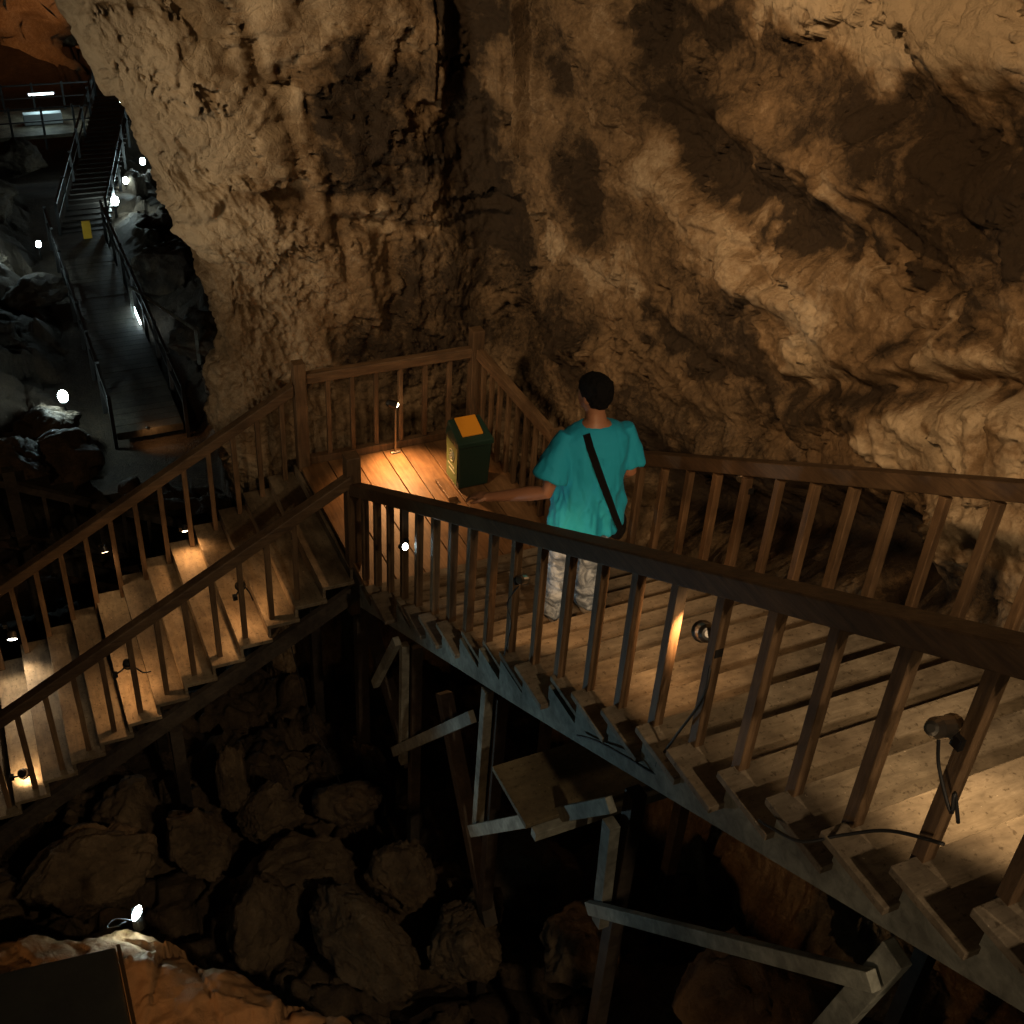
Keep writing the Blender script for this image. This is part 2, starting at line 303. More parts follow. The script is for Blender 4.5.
STAIN_SHADE=[  # rock tone patches: stains, and shade of hollows put into the colour
(0.3,-0.55,[2.57,0.07,0.24,2.58,-0.8,0.57,2.63,-1.64,0.96,2.68,-2.28,1.23]),  # this and the next: painted shade of the recess behind the far rail
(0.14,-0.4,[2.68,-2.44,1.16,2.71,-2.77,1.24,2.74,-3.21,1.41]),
(0.1,-0.3,[0.39,2.8,3.19,0.53,2.79,2.78,0.68,2.78,2.33,0.78,2.74,1.69]),
(0.22,-0.22,[2.73,1.18,3.32,2.81,0.5,3.37,2.84,-0.31,3.45]),
(0.25,-0.2,[2.74,-0.04,2.31,2.73,-0.37,2.22,2.7,-0.22,1.9,2.7,-0.99,1.85]),
(0.2,-0.25,[1.92,2.79,3.68,2.03,2.7,2.41,2.23,2.57,1.39,2.45,2.16,0.81]),
(0.2,-0.22,[2.89,-1.72,3.45,2.89,-2.11,3.34,2.92,-2.53,3.45]),
(0.15,-0.3,[0.85,2.85,3.24,0.92,2.84,2.83,0.83,2.8,2.4]),
(0.1,0.3,[-0.78,2.69,3.5,-0.68,2.68,3.12]),
(0.1,0.25,[0.75,2.75,1.85,1.28,2.81,1.74,1.68,2.78,1.69]),
(0.3,0.22,[-0.92,2.68,3.65,-0.61,2.68,3.04,-0.42,2.68,2.55]),
(0.2,0.14,[-0.63,2.65,2.15,-0.32,2.64,1.85]),
(0.12,0.18,[0.02,2.8,3.75,0.15,2.79,3.37,0.3,2.77,2.88]),
(0.25,0.12,[-0.07,2.65,1.74,0.17,2.65,1.23,0.43,2.65,0.57]),
(0.1,-0.3,[-0.71,2.68,3.24,-0.59,2.69,3.19,-0.42,2.72,3.27]),
(0.14,-0.32,[0.69,2.84,3.25,1.03,2.87,3.17,1.4,2.88,3.04]),
(0.14,-0.16,[-0.25,2.69,2.53,-0.02,2.7,2.38,0.16,2.72,2.31]),
(0.1,-0.25,[-0.29,2.66,2.15,-0.02,2.68,2.12]),
(0.2,-0.3,[0.78,2.82,2.84,1.31,2.85,2.61,1.59,2.83,2.41]),
(0.16,-0.42,[1.84,2.83,3.68,1.9,2.77,2.86,2.01,2.7,2.15,2.16,2.62,1.37]),
(0.25,-0.18,[0.91,2.79,2.12,1.48,2.82,1.97,2.05,2.67,1.57]),
(0.25,-0.28,[1.49,2.78,1.08,1.98,2.68,0.85,2.37,2.41,0.4,2.49,1.87,-0.05]),
(0.14,-0.35,[2.46,2.21,3.47,2.55,1.94,3.17]),
(0.2,-0.33,[2.57,1.82,2.71,2.61,1.58,2.48,2.59,1.65,2.17]),
(0.17,-0.55,[2.77,0.73,3.07,2.8,0.21,3.07,2.8,-0.3,3.02,2.81,-0.83,2.96]),
(0.15,-0.55,[2.81,-0.45,3.07,2.82,-0.9,3.06,2.84,-1.35,3.02,2.85,-1.72,3.06]),
(0.1,-0.5,[2.85,-1.72,3.06,2.86,-2.09,3.06,2.88,-2.36,3.07,2.88,-2.57,3.01]),
(0.16,-0.4,[2.7,1.44,3.87,2.85,0.39,3.91,2.9,-0.5,3.96,2.91,-1.04,3.91]),
(0.2,-0.42,[2.92,-1.34,3.88,2.94,-1.74,3.93,2.96,-2.15,4.0,2.97,-2.47,3.93]),
(0.2,-0.42,[2.93,-1.91,3.75,2.94,-2.26,3.7,2.94,-2.6,3.65]),
(0.15,-0.25,[2.88,-0.87,3.62,2.9,-1.32,3.68,2.9,-1.64,3.6]),
(0.3,0.35,[2.91,-0.16,4.26,2.95,-0.95,4.28,2.98,-1.62,4.34,3.0,-2.23,4.39]),
(0.22,0.26,[2.74,0.83,2.73,2.75,0.19,2.55,2.76,-0.5,2.5,2.76,-0.98,2.4,2.75,-1.28,2.23]),
(0.12,0.28,[2.84,-1.67,2.97,2.86,-2.11,2.99,2.86,-2.28,2.97]),
(0.12,0.24,[2.82,-2.11,2.59,2.86,-2.53,2.83,2.89,-2.93,3.02]),
(0.18,0.12,[2.87,-1.28,3.35,2.89,-1.4,3.54]),
(0.16,0.2,[2.52,1.94,1.82,2.64,1.3,1.87,2.68,0.85,1.87]),
(0.12,-0.4,[2.72,-1.32,1.9,2.77,-1.91,2.25,2.83,-2.51,2.55,2.88,-3.03,2.81]),  # shadow band under the ledge, put into the rock colour
(0.22,0.42,[2.76,-2.21,2.03,2.81,-2.6,2.33,2.85,-2.98,2.55,2.86,-3.15,2.58]),
(0.1,-0.3,[2.79,-1.74,2.5,2.82,-1.91,2.68,2.82,-2.11,2.63]),
(0.1,-0.35,[2.69,0.66,1.77,2.69,0.0,1.7,2.69,-0.72,1.72,2.68,-1.11,1.59]),
(0.3,-0.25,[2.54,1.72,1.01,2.6,0.96,0.65,2.61,0.27,0.73,2.64,-0.79,1.24]),
(0.04,-0.5,[2.85,-2.82,2.63,2.83,-2.93,2.45,2.82,-2.97,2.26]),
(0.05,-0.4,[2.8,-2.4,2.36,2.79,-2.45,2.18]),
(0.25,0.25,[2.77,-2.93,1.82,2.81,-3.34,1.98,2.81,-3.51,1.85]),
(0.06,-0.3,[2.74,-2.34,1.74,2.74,-2.6,1.67,2.73,-2.79,1.49]),
(0.25,-0.3,[0.84,2.71,0.7,1.49,2.74,0.45,1.9,2.68,0.3]),
]
# ------------------------------------------------------------------ cave wall
G=wall_base(); rows,cols,_=G.shape
du=np.gradient(G,axis=1); dv=np.gradient(G,axis=0); N=np.cross(du,dv); N/=np.linalg.norm(N,axis=2)[:,:,None]+1e-9
N=N.reshape(-1,3); P=G.reshape(-1,3).copy()
# normals must look towards the stairs
mid=np.array([.0,-1.,1.]); 
if ((mid-P[len(P)//2])@N[len(P)//2])<0: N=-N
warp=np.column_stack([fbm(P,.55,3,.5,s) for s in (11,12,13)])*.10
Q=P+warp
warp2=np.column_stack([fbm(P,.16,4,.6,s) for s in (14,15,16)])*.11
disp=.15*fbm(P,1.7,2,.5,3)+.055*fbm(Q,.62,2,.5,5)+.030*(fbm(Q*np.array([1,1,.8]),.42,4,.52,7,True)-.6)*.6
det=.022*fbm(Q,.16,4,.62,9)+.012*fbm(Q,.07,3,.6,10,True)
FQ=P+.5*warp+warp2; FQ=np.column_stack([FQ[:,0],FQ[:,1]+.5*FQ[:,2],FQ[:,2]*1.1-.2*FQ[:,1]])
calm=1-.72/(1+np.exp((P[:,0]-.45)/.2))*(P[:,1]>2.2)/(1+np.exp((1.9-P[:,2])/.2)); calm*=1-.6*(P[:,2]>4.1)*(P[:,1]<0)
disp+=det*(.25+.75*calm)
disp+=.8*facets(FQ,.62,401,.16,.08,.16)+calm*(.34*facets(FQ+.6*warp2,.24,402,.20,.09,.22)+.20*facets(FQ,.10,403,.22,.10,.2))
# vertical flowstone flutes behind the landing and slanting ribs on the buttress
fl=np.exp(-((P[:,0]-1.9)/.8)**2)*(P[:,1]>1.5)*(P[:,2]<2.6)
disp+=fl*.035*fbm(Q*np.array([1,1,.16]),.13,3,.55,21,True)
btall=1/(1+np.exp((P[:,0]-.75)/.2))*(P[:,1]>2.2)
bt=(1/(1+np.exp((P[:,0]-.6)/.15)))*(P[:,1]>2.2)*(P[:,2]<2.3)
S=Q.copy(); S[:,0]=Q[:,0]+.55*Q[:,2]; S[:,2]=Q[:,2]*.22
disp+=bt*.026*fbm(S,.20,3,.55,23,True)
tone=.40+.26*(1-calm)
tone+=.13*btall
for s,a,pl in RELIEF:
    pts=np.array(pl).reshape(-1,3); lo=pts.min(0)-s*3-.15; hi=pts.max(0)+s*3+.15
    k=np.where(np.all((P>lo)&(P<hi),axis=1))[0]
    if len(k)==0: continue
    d=seg_dist(P[k]+warp[k]*min(1.,s*7),pts); disp[k]+=a*.62*np.exp(-(d/s)**2/1.4)
for s,a,pl in STAIN_SHADE:
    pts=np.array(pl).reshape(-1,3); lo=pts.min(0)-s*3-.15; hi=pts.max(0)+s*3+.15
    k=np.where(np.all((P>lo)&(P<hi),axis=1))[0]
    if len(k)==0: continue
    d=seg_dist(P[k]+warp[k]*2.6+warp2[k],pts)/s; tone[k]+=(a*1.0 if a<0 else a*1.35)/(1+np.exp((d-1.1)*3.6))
tone+=.16*fbm(Q,.8,3,.55,31)+.10*fbm(Q*np.array([1,1,.5]),.25,3,.6,33)
P2=P+N*disp[:,None]
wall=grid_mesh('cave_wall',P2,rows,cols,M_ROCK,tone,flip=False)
tag(wall,'brown and pale limestone cave wall rising beside the stairs','cave wall',kind='structure')
# ------------------------------------------------------------------ cave floor: one sheet falling away to the deep chamber
def ground_h(X,Y):
    z=-3.3-6.9*np.clip((Y-2.2)/12,0,1)**.8-.25*np.clip(Y-15,0,50)*.0
    z=np.where(Y<2.2,-3.3+.28*np.clip(-Y,0,9),z)
    # mound to the left of the deep walkway and bank to its right
    z=z+2.4*np.clip((-X-.7)/4.5,0,1)*np.clip((Y-12)/6,0,1)*(1-np.clip((Y-37)/5,0,1))-1.4*np.clip((Y-38)/6,0,1)
    z=z+3.0*np.clip((X-2.0)/6,0,1)*np.clip((Y-9)/6,0,1)*(1-.9*np.clip((Y-26)/5,0,1))
    z=z+5.0*np.clip((Y-50)/30,0,1)
    return z
xs=np.concatenate([np.linspace(-60,-9,60)[:-1],np.linspace(-9,9,300)[:-1],np.linspace(9,50,50)]); ys=np.concatenate([np.linspace(-18,-5,40)[:-1],np.linspace(-5,46,560)[:-1],np.linspace(46,95,70)])
XX,YY=np.meshgrid(xs,ys); FX=XX.ravel(); FY=YY.ravel(); FP=np.column_stack([FX,FY,np.zeros(len(FX))])
FZ=ground_h(FX,FY); clear=np.clip(np.maximum(abs(FX-.75)-1.3,0)/1.2,0,1); clear=np.where(FY>17,clear,1)
FZ+=clear*(.55*fbm(FP,3.2,3,.5,41)+.10*fbm(FP,.8,4,.55,43)+facets(FP*np.array([1,1,1.]),1.6,44,.35,.2,.2)+facets(FP,.6,45,.3,.15,.2))-.25*(1-clear)
FP[:,2]=FZ
ft=.45+.15*fbm(FP,1.5,3,.6,45)
fl_=grid_mesh('cave_floor',FP,len(ys),len(xs),M_FLOOR,ft); tag(fl_,'dark uneven clay and rock floor of the cave','cave floor',kind='structure')
# far wall of the deep chamber and the roof over everything
def shell(name,pts,z0,z1,amp,label,lean=0.,seed=50,mt=M_ROCK):
    pts=np.array(pts,float); L=np.concatenate([[0],np.cumsum(np.hypot(*np.diff(pts,axis=0).T))]); n=int(L[-1]/.35)
    t=np.linspace(0,L[-1],n); x=np.interp(t,L,pts[:,0]); y=np.interp(t,L,pts[:,1]); zs=np.linspace(z0,z1,int((z1-z0)/.35))
    Xg=np.tile(x,(len(zs),1)); Yg=np.tile(y,(len(zs),1)); Zg=np.tile(zs[:,None],(1,n)); V=np.column_stack([Xg.ravel(),Yg.ravel(),Zg.ravel()])
    V[:,1]-=lean*np.clip(V[:,2]-z0,0,99)
    dd=amp*fbm(V,6,3,.5,seed)+amp*.5*fbm(V,2,4,.55,seed+3,True)
    dd+=facets(V,5,seed+7,.35,.25,.2)+facets(V,1.8,seed+8,.3,.2,.2); V[:,1]-=dd; V[:,0]+=dd*.5
    o=grid_mesh(name,V,len(zs),n,mt,.5+.2*fbm(V,3,3,.6,seed+5)); tag(o,label,'cave wall',kind='structure'); return o
shell('far_cave_wall',[(-60,58),(-20,64),(-4,62),(6,58),(14,50),(26,30)],-13,26,2.6,'distant orange lit rock wall of the deep chamber',.18)
# ceiling
cx=np.linspace(-60,50,150); cy=np.linspace(-18,95,150); CX,CY=np.meshgrid(cx,cy); CP=np.column_stack([CX.ravel(),CY.ravel(),np.full(CX.size,15.)])
CP[:,2]+=2.*fbm(CP,12,4,.5,60)+.15*np.clip(CP[:,1],0,80)*.5
o=grid_mesh('cave_ceiling',CP,150,150,M_ROCK,.4+.2*fbm(CP,3,2,.5,62),flip=True); tag(o,'dark rock ceiling high over the cave','cave ceiling',kind='structure')
# ------------------------------------------------------------------ boulders
def ico(sub):
    bm=bmesh.new(); bmesh.ops.create_icosphere(bm,subdivisions=sub,radius=1); v=np.array([x.co[:] for x in bm.verts]); f=[[y.index for y in x.verts] for x in bm.faces]; bm.free(); return v,f
ICO=ico(6); ICO5=ico(5)
def boulder(name,label,cat,loc,size,seed,rz=0,tilt=0,group=None,mt=None,rough=1.,blocky=.35,ic=None):
    v,f=ic or ICO; v=v.copy(); r=np.random.default_rng(seed)
    # knock flat facets off
    for _ in range(13):
        n=r.normal(size=3); n/=np.linalg.norm(n); c=r.uniform(.58,.88); d=v@n-c; k=d>0; v[k]-=np.outer(d[k],n)*(.62+blocky)
    off=r.uniform(0,50,3)
    q=v+off; nn=v/np.linalg.norm(v,axis=1)[:,None]
    v+=nn*((.09*fbm(q,.9,3,.5,seed)+.03*rough*fbm(q,.2,4,.6,seed+1)+facets(q,.55,seed,.22,.06,.14)+facets(q,.2,seed+3,.2,.06,.2)))[:,None]
    v*=np.array(size)
    ct,st=math.cos(tilt),math.sin(tilt); v=v@np.array([[1,0,0],[0,ct,-st],[0,st,ct]]).T
    ct,st=math.cos(rz),math.sin(rz); v=v@np.array([[ct,-st,0],[st,ct,0],[0,0,1]]).T
    o=mesh_obj(name,v,f,mt or M_BOULD,None,True,loc)
    t=o.data.attributes.new('tone','FLOAT','POINT'); t.data.foreach_set('value',(.48+.2*fbm(q,.6,3,.6,seed+4)).astype(np.float32))
    return tag(o,label,cat,group)
# ------------------------------------------------------------------ stairs
B=.288; RISE=.158; NT=29
def tread_poly(name,mb_args,mt,parent): pass
st=thing('wooden_staircase','upper flight of worn plank stairs where the man stands','staircase',(0,0,0))
rs=random.Random(3)
for k in range(1,NT):
    y1=-B*k+.03; y0=-B*(k+1)-.01; z=RISE*k; m=MB()
    dx=rs.uniform(-.035,.035)+(0 if k>14 else .045+rs.uniform(-.04,.03)); sk=rs.uniform(-.006,.006)
    x0=-.13+dx; x1=1.80+rs.uniform(-.02,.02); zt=z+rs.uniform(-.003,.003)
    m.hexa([(x0,y0,zt-.035),(x1,y0+sk,zt-.035),(x1,y1+sk,zt-.035),(x0,y1,zt-.035),(x0,y0,zt),(x1,y0+sk,zt),(x1,y1+sk,zt),(x0,y1,zt)])
    m.build('tread',W_TREAD,st,.004)
    if k in (1,): pass
# stringers under the treads (plank with plain lower edge, notched for the treads)
def stringer(X,th,parent,mt,ks=(0,NT-1),drop=.26):
    v=[];top=[];bot=[]
    for k in range(ks[0],ks[1]):
        for y,z in ((-B*k+.0,RISE*k-.037),(-B*(k+1),RISE*k-.037)):
            top.append((y,z)); 
    for y,z in top: bot.append((y,-.548*y-drop-(.05*min(1,abs(y)/3))))
    n=len(top)
    for xx in (X,X+th):
        for y,z in top: v.append((xx,y,z))
        for y,z in bot: v.append((xx,y,z))
    f=[]
    for i in range(n-1):
        f.append((i,i+1,n+i+1,n+i)); f.append((2*n+i,3*n+i,3*n+i+1,2*n+i+1)); f.append((i,2*n+i,2*n+i+1,i+1)); f.append((n+i,n+i+1,3*n+i+1,3*n+i))
    f.append((0,n,3*n,2*n)); f.append((n-1,3*n-1,4*n-1,2*n-1)[::-1])
    return mesh_obj('stringer',v,f,mt,parent)
stringer(-.065,.05,st,W_FRAME); stringer(1.69,.05,st,W_FRAME)
# landing
ld=thing('stair_landing','amber lit plank landing in the corner between the two flights','landing',(0,0,0))
xs_=[-.04,.22,.47,.745,.92,1.16,1.42,1.72]
for a,b in zip(xs_[:-1],xs_[1:]):
    m=MB(); e=rs.uniform(-.003,.003); m.box(a+.004,b-.004,-.268+rs.uniform(-.01,.01),1.83,-.04+e,e); m.build('floor_board',W_DECK,ld,.003)
m=MB(); m.box(-.05,-.0,-.2,1.8,-.19,-.045); m.box(0,1.7,1.74,1.8,-.19,-.045); m.box(0,1.7,-.2,-.15,-.19,-.045); m.build('joist',W_DARK,ld)
m=MB(); m.box(.0,1.66,1.765,1.835,.002,.075); m.build('kerb_board',W_POST,ld,.004)
# lower flight (goes down to the left)
SL=.56; TB=.235; TR=SL*TB; NL=24
sl=thing('lower_staircase','lower flight of plank stairs going down left past small lamps','staircase',(0,0,0))
for k in range(0,NL):
    x1=-.045-TB*k; x0=x1-TB-.035; z=-TR*(k+1); m=MB(); y0=.17+rs.uniform(-.02,.02); y1=1.92+rs.uniform(-.02,.02); zt=z+rs.uniform(-.003,.003)
    m.box(x0,x1-.002,y0,y1,zt-.035,zt); m.build('tread',W_TREADL,sl,.004)
    m=MB(); m.box(x1-.03,x1-.006,y0+.03,y1-.03,zt+.001,zt+TR-.037); m.build('riser',W_TREADL,sl)
for yy in (.22,1.80):
    m=MB(); m.rail((-.02,yy,-.36),(-.045-TB*NL,yy,-.36-SL*TB*NL),.05,.17); m.build('stringer',W_DARK,sl)
lp=thing('lower_landing','dark plank landing at the foot of the lower flight','landing',(0,0,0))
zl=-TR*(NL+1)
for i in range(7):
    m=MB(); x=-.05-TB*NL-.04-i*.25; m.box(x-.24,x,.1,3.6,zl-.04,zl); m.build('floor_board',W_TREADL,lp,.003)
# ------------------------------------------------------------------ railings
def newel(parent,x,y,z0,z1,s=.10,cap=True):
    m=MB(); m.box(x-s/2,x+s/2,y-s/2,y+s/2,z0,z1); o=m.build('newel_post',W_POST,parent,.006)
def balusters(parent,pts,s=.048,rot=0):
    for (x,y,z0,z1) in pts:
        jx=rs.uniform(-.006,.006); jy=rs.uniform(-.006,.006); m=MB((0,0,0)); h=s/2*rs.uniform(.93,1.07)
        m.hexa([(x-h+jx,y-h+jy,z0),(x+h+jx,y-h+jy,z0),(x+h+jx,y+h+jy,z0),(x-h+jx,y+h+jy,z0),(x-h,y-h,z1),(x+h,y-h,z1),(x+h,y+h,z1),(x-h,y+h,z1)])
        m.build('baluster',W_BALY,parent,.003)
RH=.80
# near rail of the upper flight
r1=thing('stair_railing','long brown near railing of the upper flight, its top rail crossing the whole right half','railing',(0,0,0))
m=MB(); a=(0,.20,RH-.548*.2+.03); b=(0,-B*27,RH+.548*B*27); m.rail((0,.245,RH-.548*.245),b,.105,.105); m.build('handrail',W_RAILY,r1,.008)
balusters(r1,[(0,-B*i+.02,RISE*(i-1)+(.001 if i>0 else RISE*1.0+.001) if i>0 else .001,RH+.548*B*i-.008) for i in range(0,27)])
newel(r1,-.01,.30,-.55,1.0,.115)
# far rail of the upper flight
r2=thing('stair_railing','brown railing against the cave wall on the far side of the upper flight','railing',(0,0,0))
m=MB(); m.rail((1.68,-.02,RH+.02),(1.68,-B*27,RH+.548*B*27),.09,.105); m.build('handrail',W_RAILY,r2,.008)
ys2=[-.02-.288*(i+.864-1) for i in range(1,28)]
balusters(r2,[(1.68,y,max(RISE*math.floor(-y/B-.1),0)+.001,RH+.548*(-y)-.008) for y in ys2])
newel(r2,1.68,.10,.001,1.0,.10)
# landing: rail in front of the rock, rail on the right
r3=thing('landing_railing','short level railing along the back of the amber lit landing','railing',(0,0,0))
m=MB(); m.rail((.05,1.80,RH+.03),(1.62,1.80,RH+.03),.075,.095); m.build('handrail',W_RAILX,r3,.008)
balusters(r3,[(x,1.80,.076,RH+.03) for x in (.255,.475,.70,.93,1.17,1.41)],.04)
newel(r3,0,1.80,-.6,1.04,.105); newel(r3,1.67,1.80,-.3,1.10,.115)
r4=thing('landing_railing','level railing on the right of the landing behind the waste bin','railing',(0,0,0))
m=MB(); m.rail((1.68,1.735,RH+.03),(1.68,.155,RH+.03),.075,.095); m.build('handrail',W_RAILY,r4,.008)
balusters(r4,[(1.68,1.62-.185*i,.001,RH+.03) for i in range(8)],.04)
# lower flight rails
def slope_rail(name,label,y,x0,x1,n0,zoff,sp=.228):
    r=thing(name,label,'railing',(0,0,0))
    m=MB(); m.rail((x0,y,RH+zoff+SL*x0),(x1,y,RH+zoff+SL*x1),.09,.105); m.build('handrail',W_RAILX,r,.008)
    pts=[];x=n0
    while x>x1+.1:
        k=math.floor((-x-.045)/TB); pts.append((x,y,-TR*(k+1)+.001,RH+zoff+SL*x+.01)); x-=sp
    balusters(r,pts,.042); return r
r5=slope_rail('stair_railing','near railing of the lower flight running down left from the corner post',.27,-.03,-5.6,-.50,-.03,.223)
newel(r5,-5.65,.27,zl,zl+1.05)
r6=slope_rail('stair_railing','outer railing of the lower flight running down left from the back post',1.80,-.06,-5.6,-.17,-.03,.223)
newel(r6,-5.65,1.80,zl,zl+1.05)
# ------------------------------------------------------------------ supports under the upper flight
sp=thing('stair_support_frame','pale timber posts and braces propping the upper flight over the chasm','support frame',(0,0,0))
def tim(a,b,wd,ht,name='brace',mt=None):
    m=MB(); m.bar(a,b,wd,ht,(1,.01,0)); return m.build(name,mt or W_FRAME,sp,.004)
tim((-.04,-.97,.14),(-.04,-.95,-1.12),.06,.06,'post'); tim((-.04,-2.40,.98),(-.04,-2.37,-.32),.06,.06,'post'); tim((.05,-.97,.10),(.05,-.95,-3.2),.08,.08,'post',W_DARK); tim((.05,-2.40,.9),(.05,-2.37,-2.8),.08,.08,'post',W_DARK)  # dark posts continue the pale lit ones, shade put into their colour
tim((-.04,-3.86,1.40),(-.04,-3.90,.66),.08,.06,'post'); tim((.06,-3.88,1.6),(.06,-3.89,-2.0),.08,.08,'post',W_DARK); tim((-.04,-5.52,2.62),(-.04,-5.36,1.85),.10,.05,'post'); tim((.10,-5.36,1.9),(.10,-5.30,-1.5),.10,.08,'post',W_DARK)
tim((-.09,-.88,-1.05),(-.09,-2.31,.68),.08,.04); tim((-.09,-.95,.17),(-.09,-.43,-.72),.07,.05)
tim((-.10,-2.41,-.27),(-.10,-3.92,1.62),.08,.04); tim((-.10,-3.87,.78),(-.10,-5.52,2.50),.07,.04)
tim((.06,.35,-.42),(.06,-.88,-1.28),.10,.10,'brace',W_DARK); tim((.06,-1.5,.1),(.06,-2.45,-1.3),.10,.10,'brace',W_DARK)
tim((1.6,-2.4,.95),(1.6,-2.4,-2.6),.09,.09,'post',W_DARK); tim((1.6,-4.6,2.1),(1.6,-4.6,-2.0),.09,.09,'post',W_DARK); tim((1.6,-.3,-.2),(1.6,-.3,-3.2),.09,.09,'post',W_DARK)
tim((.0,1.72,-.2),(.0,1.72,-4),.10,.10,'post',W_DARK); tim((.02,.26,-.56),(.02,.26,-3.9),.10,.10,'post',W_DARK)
for x,zz in ((-1.6,-1.3),(-3.3,-2.2),(-5.2,-3.3)):
    m=MB(); m.bar((x,.25,zz),(x,.25,-4.2),.1,.1,(1,0,0)); m.build('post',W_DARK,sl)
    m=MB(); m.bar((x,1.8,zz),(x,1.8,-4.4),.1,.1,(1,0,0)); m.build('post',W_DARK,sl)
sh=thing('loose_plank_sheet','pale plank sheet lying low under the near side of the upper flight','plank',(0,0,1.10))
m=MB((0,0,1.1)); m.box(-.31,1.0,-3.50,-3.07,1.065,1.10); m.build('board',W_SHEET,sh,.004)
m=MB((0,0,1.1)); m.box(-.28,1.0,-3.56,-3.505,1.02,1.08); m.build('edge_beam',W_FRAME,sh,.004)
# ------------------------------------------------------------------ lamps
def can_lamp(label,loc,aim,power,color=WARM,cone=110,r=.032,L=.10,lens=None,group='small lamps clipped to the stair railings',bracket=None,soft=.03,blend=.8,lamp_on=True):
    loc=Vector(loc); t=thing('clip_lamp',label,'lamp',loc,group); d=(Vector(aim)-loc).normalized(); m=MB()
    m.tube([-d*L*.62,-d*L*.60,-d*L*.45,-d*L*.4,d*L*.30,d*L*.42],[r*.35,r*.6,r*.8,r*.88,r*.92,r*1.1],14); m.build('housing',M_BLACK if lens is None else M_METAL,t,smooth=False)
    m=MB(); m.tube([d*L*.43,d*L*.46],[r*.95,r*.85],14); m.build('lens',lens or M_HOT,t)
    if bracket is not None:
        b=Vector(bracket)-loc; m=MB(); m.tube([Vector((0,0,0)),b*.5+Vector((0,0,-.012)),b],.007,6); m.box(b.x-.018,b.x+.018,b.y-.018,b.y+.018,b.z-.02,b.z+.02); m.build('clamp',M_BLACK,t)
    if power: light('lamp_light','SPOT',loc+d*(L*.52),loc+d,power,color,soft,cone,blend,t)
    return t
def cable(label,pts,r=.006,group='black lamp cables'):
    P=[Vector(p) for p in pts]; out=[]
    for i in range(len(P)-1):
        p0=P[max(i-1,0)];p1=P[i];p2=P[i+1];p3=P[min(i+2,len(P)-1)]
        for k in range(6):
            t=k/6; out.append(.5*((2*p1)+(p2-p0)*t+(2*p0-5*p1+4*p2-p3)*t*t+(3*p1-p0-3*p2+p3)*t**3))
    out.append(P[-1]); m=MB(P[0]); m.tube(out,r,6); o=m.build('lamp_cable',M_CABLE,None,smooth=True); return tag(o,label,'cable')
# three on the near rail of the upper flight, shining across the treads
can_lamp('scuffed metal lamp clipped to the rightmost visible baluster of the near railing',(-.06,-5.40,3.53),(.9,-5.12,2.95),44,(1,.66,.34),120,.036,.17,M_HOT,bracket=(-.026,-5.44,3.50))
can_lamp('shiny round lamp clipped between two balusters of the near railing below the man',(.0,-4.22,2.90),(.7,-2.6,1.65),60,(1,.55,.24),78,.042,.10,M_HOT,bracket=(0,-4.31,2.88))
can_lamp('small lamp with a lit white face near the lower end of the near railing',(-.04,-.93,1.0),(.45,-2.0,1.6),9,COOL,54,.026,.06,M_WHITE,bracket=(0,-.88,1.0))
can_lamp('chrome lamp clipped outside the far railing right of the man',(1.74,-2.17,1.97),(.9,-2.9,1.6),8,WARM,100,.036,.09,M_METAL,bracket=(1.70,-2.30,1.95))
can_lamp('small dark lamp low behind the near railing beside the man',(.02,-2.62,1.96),(.9,-2.0,1.3),14,AMBER,120,.03,.08,M_HOT,bracket=(0,-2.59,1.94))
# on the lower flight
can_lamp('black ball lamp on the near lower railing, uppermost of three',(-.94,.31,-.02),(-.95,.62,-.50),16,AMBER,150,.040,.07,bracket=(-1.0,.27,-.10))
can_lamp('black ball lamp halfway down the near lower railing',(-1.87,.31,-.55),(-1.80,.62,-1.00),17,AMBER,150,.042,.07,bracket=(-1.98,.27,-.60))
can_lamp('black ball lamp at the bottom left, glowing white on the tread below it',(-2.80,.33,-1.45),(-2.72,.55,-1.75),14,WARM,150,.042,.07,bracket=(-2.88,.27,-1.40))
can_lamp('lamp on the outer lower railing glowing amber on the upper treads',(-1.12,1.76,-.42),(-1.15,1.45,-.7),10,AMBER,150,.026,.06,bracket=(-1.15,1.8,-.44))
can_lamp('black lamp on the outer lower railing halfway to the left edge',(-1.82,1.76,-.47),(-1.78,1.50,-.9),5,WARM,150,.032,.06,bracket=(-1.84,1.8,-.45))
can_lamp('lamp with a bright white face at the left edge of the outer lower railing',(-2.70,1.70,-1.15),(-2.80,1.0,-1.75),22,(1,.74,.46),120,.042,.07,M_WHITE,bracket=(-2.74,1.8,-1.1))
# landing lamp on a short rod
t=thing('rod_lamp','thin metal rod lamp standing at the back of the landing and lighting its planks','lamp',(.85,1.70,0))
m=MB(); m.tube([(0,0,0),(0,0,.50)],.011,8); m.build('rod',M_METAL,t); m=MB(); m.tube([(-.045,0,0),(.045,0,0)],.02,8); m.build('foot',M_METAL,t)
m=MB(); m.tube([(-.03,-.01,.50),(.03,-.01,.50)],.008,8); m.tube([(-.09,-.0,.555),(-.07,-.005,.55),(.0,-.02,.52)],[.018,.034,.038],12); m.build('head',M_BLACK,t); m=MB(); m.tube([(.0,-.02,.519),(.006,-.022,.512)],[.03,.026],12); m.build('lens',M_HOT,t)
light('lamp_light','SPOT',(.86,1.66,.50),(.80,1.25,0),75,AMBER,.03,115,.9,t)
cable('black cable looping down from the lamp below the man to the tread edge',[(.0,-4.28,2.86),(-.05,-4.35,2.70),(-.05,-4.23,2.36),(-.06,-4.15,2.12),(-.06,-4.16,2.06),(-.1,-3.98,2.0),(-.08,-3.70,1.82),(-.1,-3.55,1.72)])
